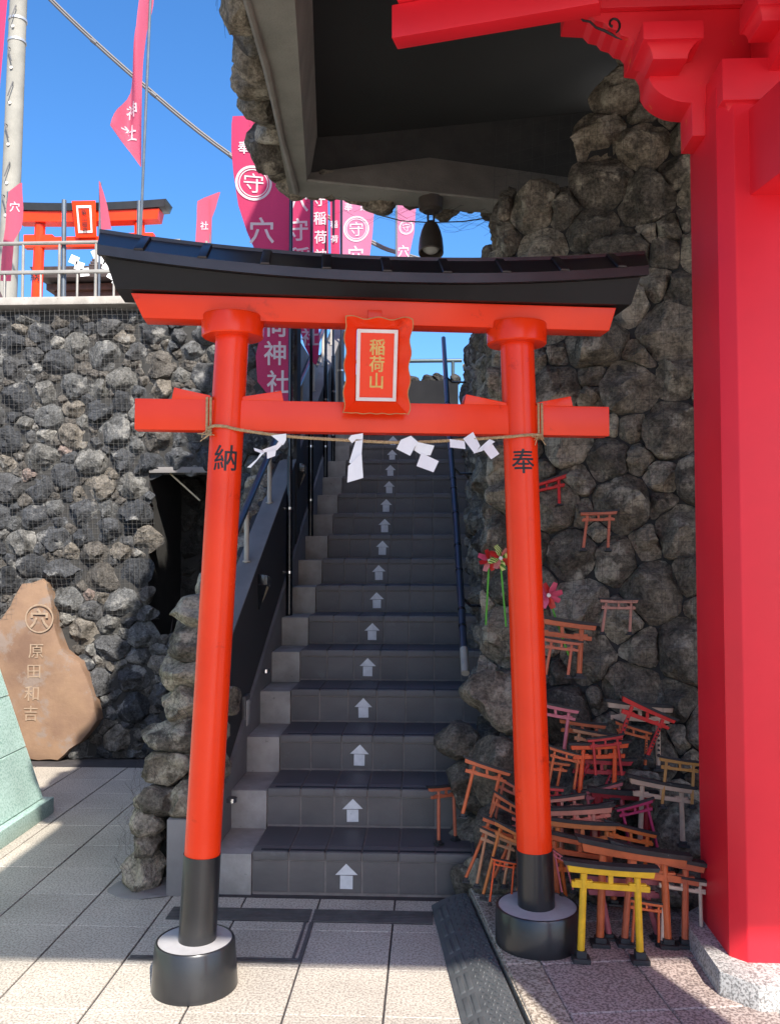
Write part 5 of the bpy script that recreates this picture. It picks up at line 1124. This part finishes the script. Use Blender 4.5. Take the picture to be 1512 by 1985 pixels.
flag('slender red flag just behind the far torii plaque', *FL['F3'], FLAGP, [], None, .015, 9, pole=((-3.262, 8.42, 3.015), (-3.268, 8.42, 5.06)))
flag('short pink flag on a grey post left of the canopy', *FL['F4'], FLAGP, [('社', -2.11, 4.45, .08)], None, .015, 10, pole=((-2.052, 8.02, 3.015), (-2.058, 8.02, 4.70)))
flag('dark crimson flag cut by the left picture edge high up beside the utility pole', *FL['F0'], FLAGR, [], None, .015, 11, pole=((-3.66, 6.62, 3.015), (-3.66, 6.62, 6.1)))
t = MB(); t.tube([(-2.592, 6.03, 3.15), (-2.60, 6.03, 3.905)], .0165, 12)
tag(t.build('flag_socket_post', POLEG), 'short grey empty post rising from the railing before the far torii', 'post')
t = MB(); t.tube([(-2.405, 7.04, 3.02), (-2.402, 7.04, 4.30)], .019, 12)
tag(t.build('flag_socket_post', POLEG), 'grey socket tube holding the pole of the tall twisted flag', 'post')

# ------------------------------------------------------------------ things on the upper terrace
ut = mini('torii_gate', 'smaller orange torii with black lintel on the terrace behind the railing', 'torii', (-3.80, 9.5, 3.01), 1.80, 2.24, 1.24, 0, 0, 0, 0, VERM, None, .95, BLACK, BLACK)
q = MB(); q.add([(x, -.16 - y * .22, 2.02 + z) for x, y, z in ((-.135, .1, .22), (.135, .1, .22), (.12, -.3, -.16), (-.12, -.3, -.16), (-.08, .05, .16), (.08, .05, .16), (.075, -.22, -.11), (-.075, -.22, -.11))], [(0, 1, 5, 4), (1, 2, 6, 5), (2, 3, 7, 6), (3, 0, 4, 7), (4, 5, 6, 7), (3, 2, 1, 0)]); pq2 = q.build('plaque', VERM, ut, .004, local=True)
q = MB(); rr = [(-.08, .05, .16), (.08, .05, .16), (.075, -.22, -.11), (-.075, -.22, -.11)]
q.add([(x * 1.05, -.166 - y * .22, 2.02 + z * 1.05) for x, y, z in rr] + [(x * .8, -.166 - y * .22, 2.02 + z * .86 + .003) for x, y, z in rr], [(i, (i + 1) % 4, 4 + (i + 1) % 4, 4 + i) for i in range(4)]); q.build('white_border', WHITE, pq2, local=True)
for i, ch in enumerate('築山稲荷'):
    v, f = glyph(ch, .01); z = .095 - .062 * i; yy = -.168 - (.05 - .27 * (.16 - z) / .27) * .22; q = MB(); q.add([(a * .06, yy - .004 - b * .012, 2.02 + z + b * .056) for a, b in v], f); q.build('painted_character', INK, pq2, local=True)
v, f = glyph('納', .01); q = MB(); q.add([(-.585 + a * .1, -.065, 1.44 + b * .1) for a, b in v], f); q.build('painted_character', INK, ut, local=True)
for i, (x, z) in enumerate(((-3.93, 4.62), (-3.68, 4.66), (-3.50, 4.44), (-3.97, 4.75))):
    t = MB(); g = random.Random(i)
    for k in range(3): t.box((x + k * .06, 9.4, z - k * .07 + .03 * (i % 2)), (.10, .002, .09), Matrix.Rotation(g.uniform(-.6, .6), 3, 'Y'))
    if i == 3: break
    tag(t.build('paper_streamer', PAPER), ['white paper streamer beside the left post of the far torii', 'white paper streamer under the plaque of the far torii', 'lowest white paper streamer of the far torii, above the small shrine'][i], 'paper streamer', 'streamers on the far torii')
ss = thing('small_shrine', 'little wooden shrine with dark brown tiled roof behind the railing', 'shrine', (-4.2, 11.3, 3.02))
for i, (x0, x1, z0, z1, d) in enumerate(((-4.62, -3.86, 3.02, 4.55, .3), (-4.72, -3.76, 4.55, 4.64, .36), (-4.80, -3.68, 4.64, 4.72, .42), (-4.88, -3.60, 4.72, 4.80, .48))):
    q = MB(); q.bx(x0, x1, 11.3 - d, 11.3 + d, z0, z1); q.build('body' if i == 0 else 'bracket_tier', SHRINE, ss, .006)
q = MB(); q.add([(-5.0, 10.6, 4.95), (-3.4, 10.6, 4.95), (-3.4, 12.0, 4.95), (-5.0, 12.0, 4.95), (-4.55, 11.1, 5.06), (-3.9, 11.1, 5.06), (-3.9, 11.5, 5.06), (-4.55, 11.5, 5.06), (-4.93, 10.66, 4.83), (-3.47, 10.66, 4.83), (-3.47, 11.94, 4.83), (-4.93, 11.94, 4.83)], [(0, 1, 5, 4), (1, 2, 6, 5), (2, 3, 7, 6), (3, 0, 4, 7), (4, 5, 6, 7), (8, 9, 1, 0), (9, 10, 2, 1), (10, 11, 3, 2), (11, 8, 0, 3), (11, 10, 9, 8)]); rf2 = q.build('roof', DKWOOD, ss)
for i in range(5):
    q = MB(); q.bx(-4.42 + .02 * i, -3.98 - .02 * i, 10.98, 11.62, 5.05 + .032 * i, 5.076 + .032 * i); q.build('ridge_course', DKWOOD, rf2, .006)
bd = thing('shrine_hall_roof', 'brown sloping roof edge seen low behind the railing at the far left', 'roof', (-4.6, 9.0, 3.02))
q = MB(); q.prism([(-5.6, 3.02), (-4.30, 3.02), (-4.30, 3.6), (-4.62, 4.30), (-5.6, 4.9)], lambda a, b: (a, 8.6, b), lambda a, b: (a, 9.0, b)); q.build('gable', DKWOOD, bd)
# utility pole and cable
up = thing('utility_pole', 'grey concrete utility pole with steel bands and step bolts', 'utility pole', (-6.68, 13, 3.02))
PX = lambda z: -6.415 + .020 * (z - 8.0)
q = MB(); q.tube([(PX(3.0), 13, 2.9), (PX(12), 13, 12.2)], [.152, .118], 28); q.build('shaft', POLEC, up)
for z in (9.62, 9.28): q = MB(); q.tube([(PX(z), 13, z - .018), (PX(z), 13, z + .018)], .140, 28); q.build('band', CHROMEM, up)
for i, z in enumerate((9.75, 9.1, 8.55, 7.9, 7.3, 6.8)):
    s_ = -1 if i % 2 else 1; q = MB(); q.tube([(PX(z) + .03 * s_, 12.86, z), (PX(z) + .05 * s_, 12.82, z + .01), (PX(z) - .02 * s_, 12.80, z - .22)], .009, 6); q.build('step_bolt', CABLE, up)
    q = MB(); q.tube([(PX(z - .3), 12.855, z - .3), (PX(z - .3), 12.845, z - .3)], .022, 12); q.build('bolt_plate', WHITE, up)
t = thing('overhead_cable', 'twin grey overhead cable crossing the sky diagonally', 'cable', (-2.3, 10, 6.0))
cp = [(-6.9, 10, 10.6), (-5.6, 10, 9.15), (-4.527, 10, 7.973), (-3.434, 10, 6.938), (-2.318, 10, 6.013), (-.8, 10, 5.037), (-.202, 10, 4.785), (1.2, 10, 4.35)]
for dx, r_ in ((0, .016), (.022, .012)):
    q = MB(); q.tube([p + Vector((dx, 0, dx * .8)) for p in catmull(cp, 6)], r_, 8); q.build('wire', CABLE if dx == 0 else CABLEL, t)
for a in (.25, .36, .47, .58, .7):
    c = catmull(cp, 6)[int(a * 42)]; q = MB(); q.tube([c + Vector((-.03, 0, .03)), c + Vector((.03, 0, -.02))], .024, 8); q.build('cable_tie', CABLE, t)
# dark wall and rail at the head of the stairs
bw = thing('landing_wall', 'low black wall with stones on top at the head of the stairs', 'wall', (-.4, 9.5, SZ(NS)))
q = MB(); q.bx(-1.04, .30, 9.48, 9.62, SZ(NS) - .02, 3.255); q.build('wall_face', LINT, bw)
for i in range(9): boulder('stone', (-1.0 + i * .16 + rnd.uniform(-.03, .03), 9.56, 3.275), (.2, .16, .13), ROCKD, 400 + i, None, bw)
t = thing('landing_rail', 'dark horizontal tube rail above the wall at the head of the stairs', 'railing', (-.4, 9.75, SZ(NS)))
q = MB(); q.tube([(-1.6, 9.75, 3.53), (.35, 9.75, 3.53)], .022, 10); q.build('rail', STEELG, t)
for x in (-1.5, -.72, .25): q = MB(); q.tube([(x, 9.75, SZ(NS) - .012), (x, 9.75, 3.53)], .02, 10); q.build('post', STEELG, t)
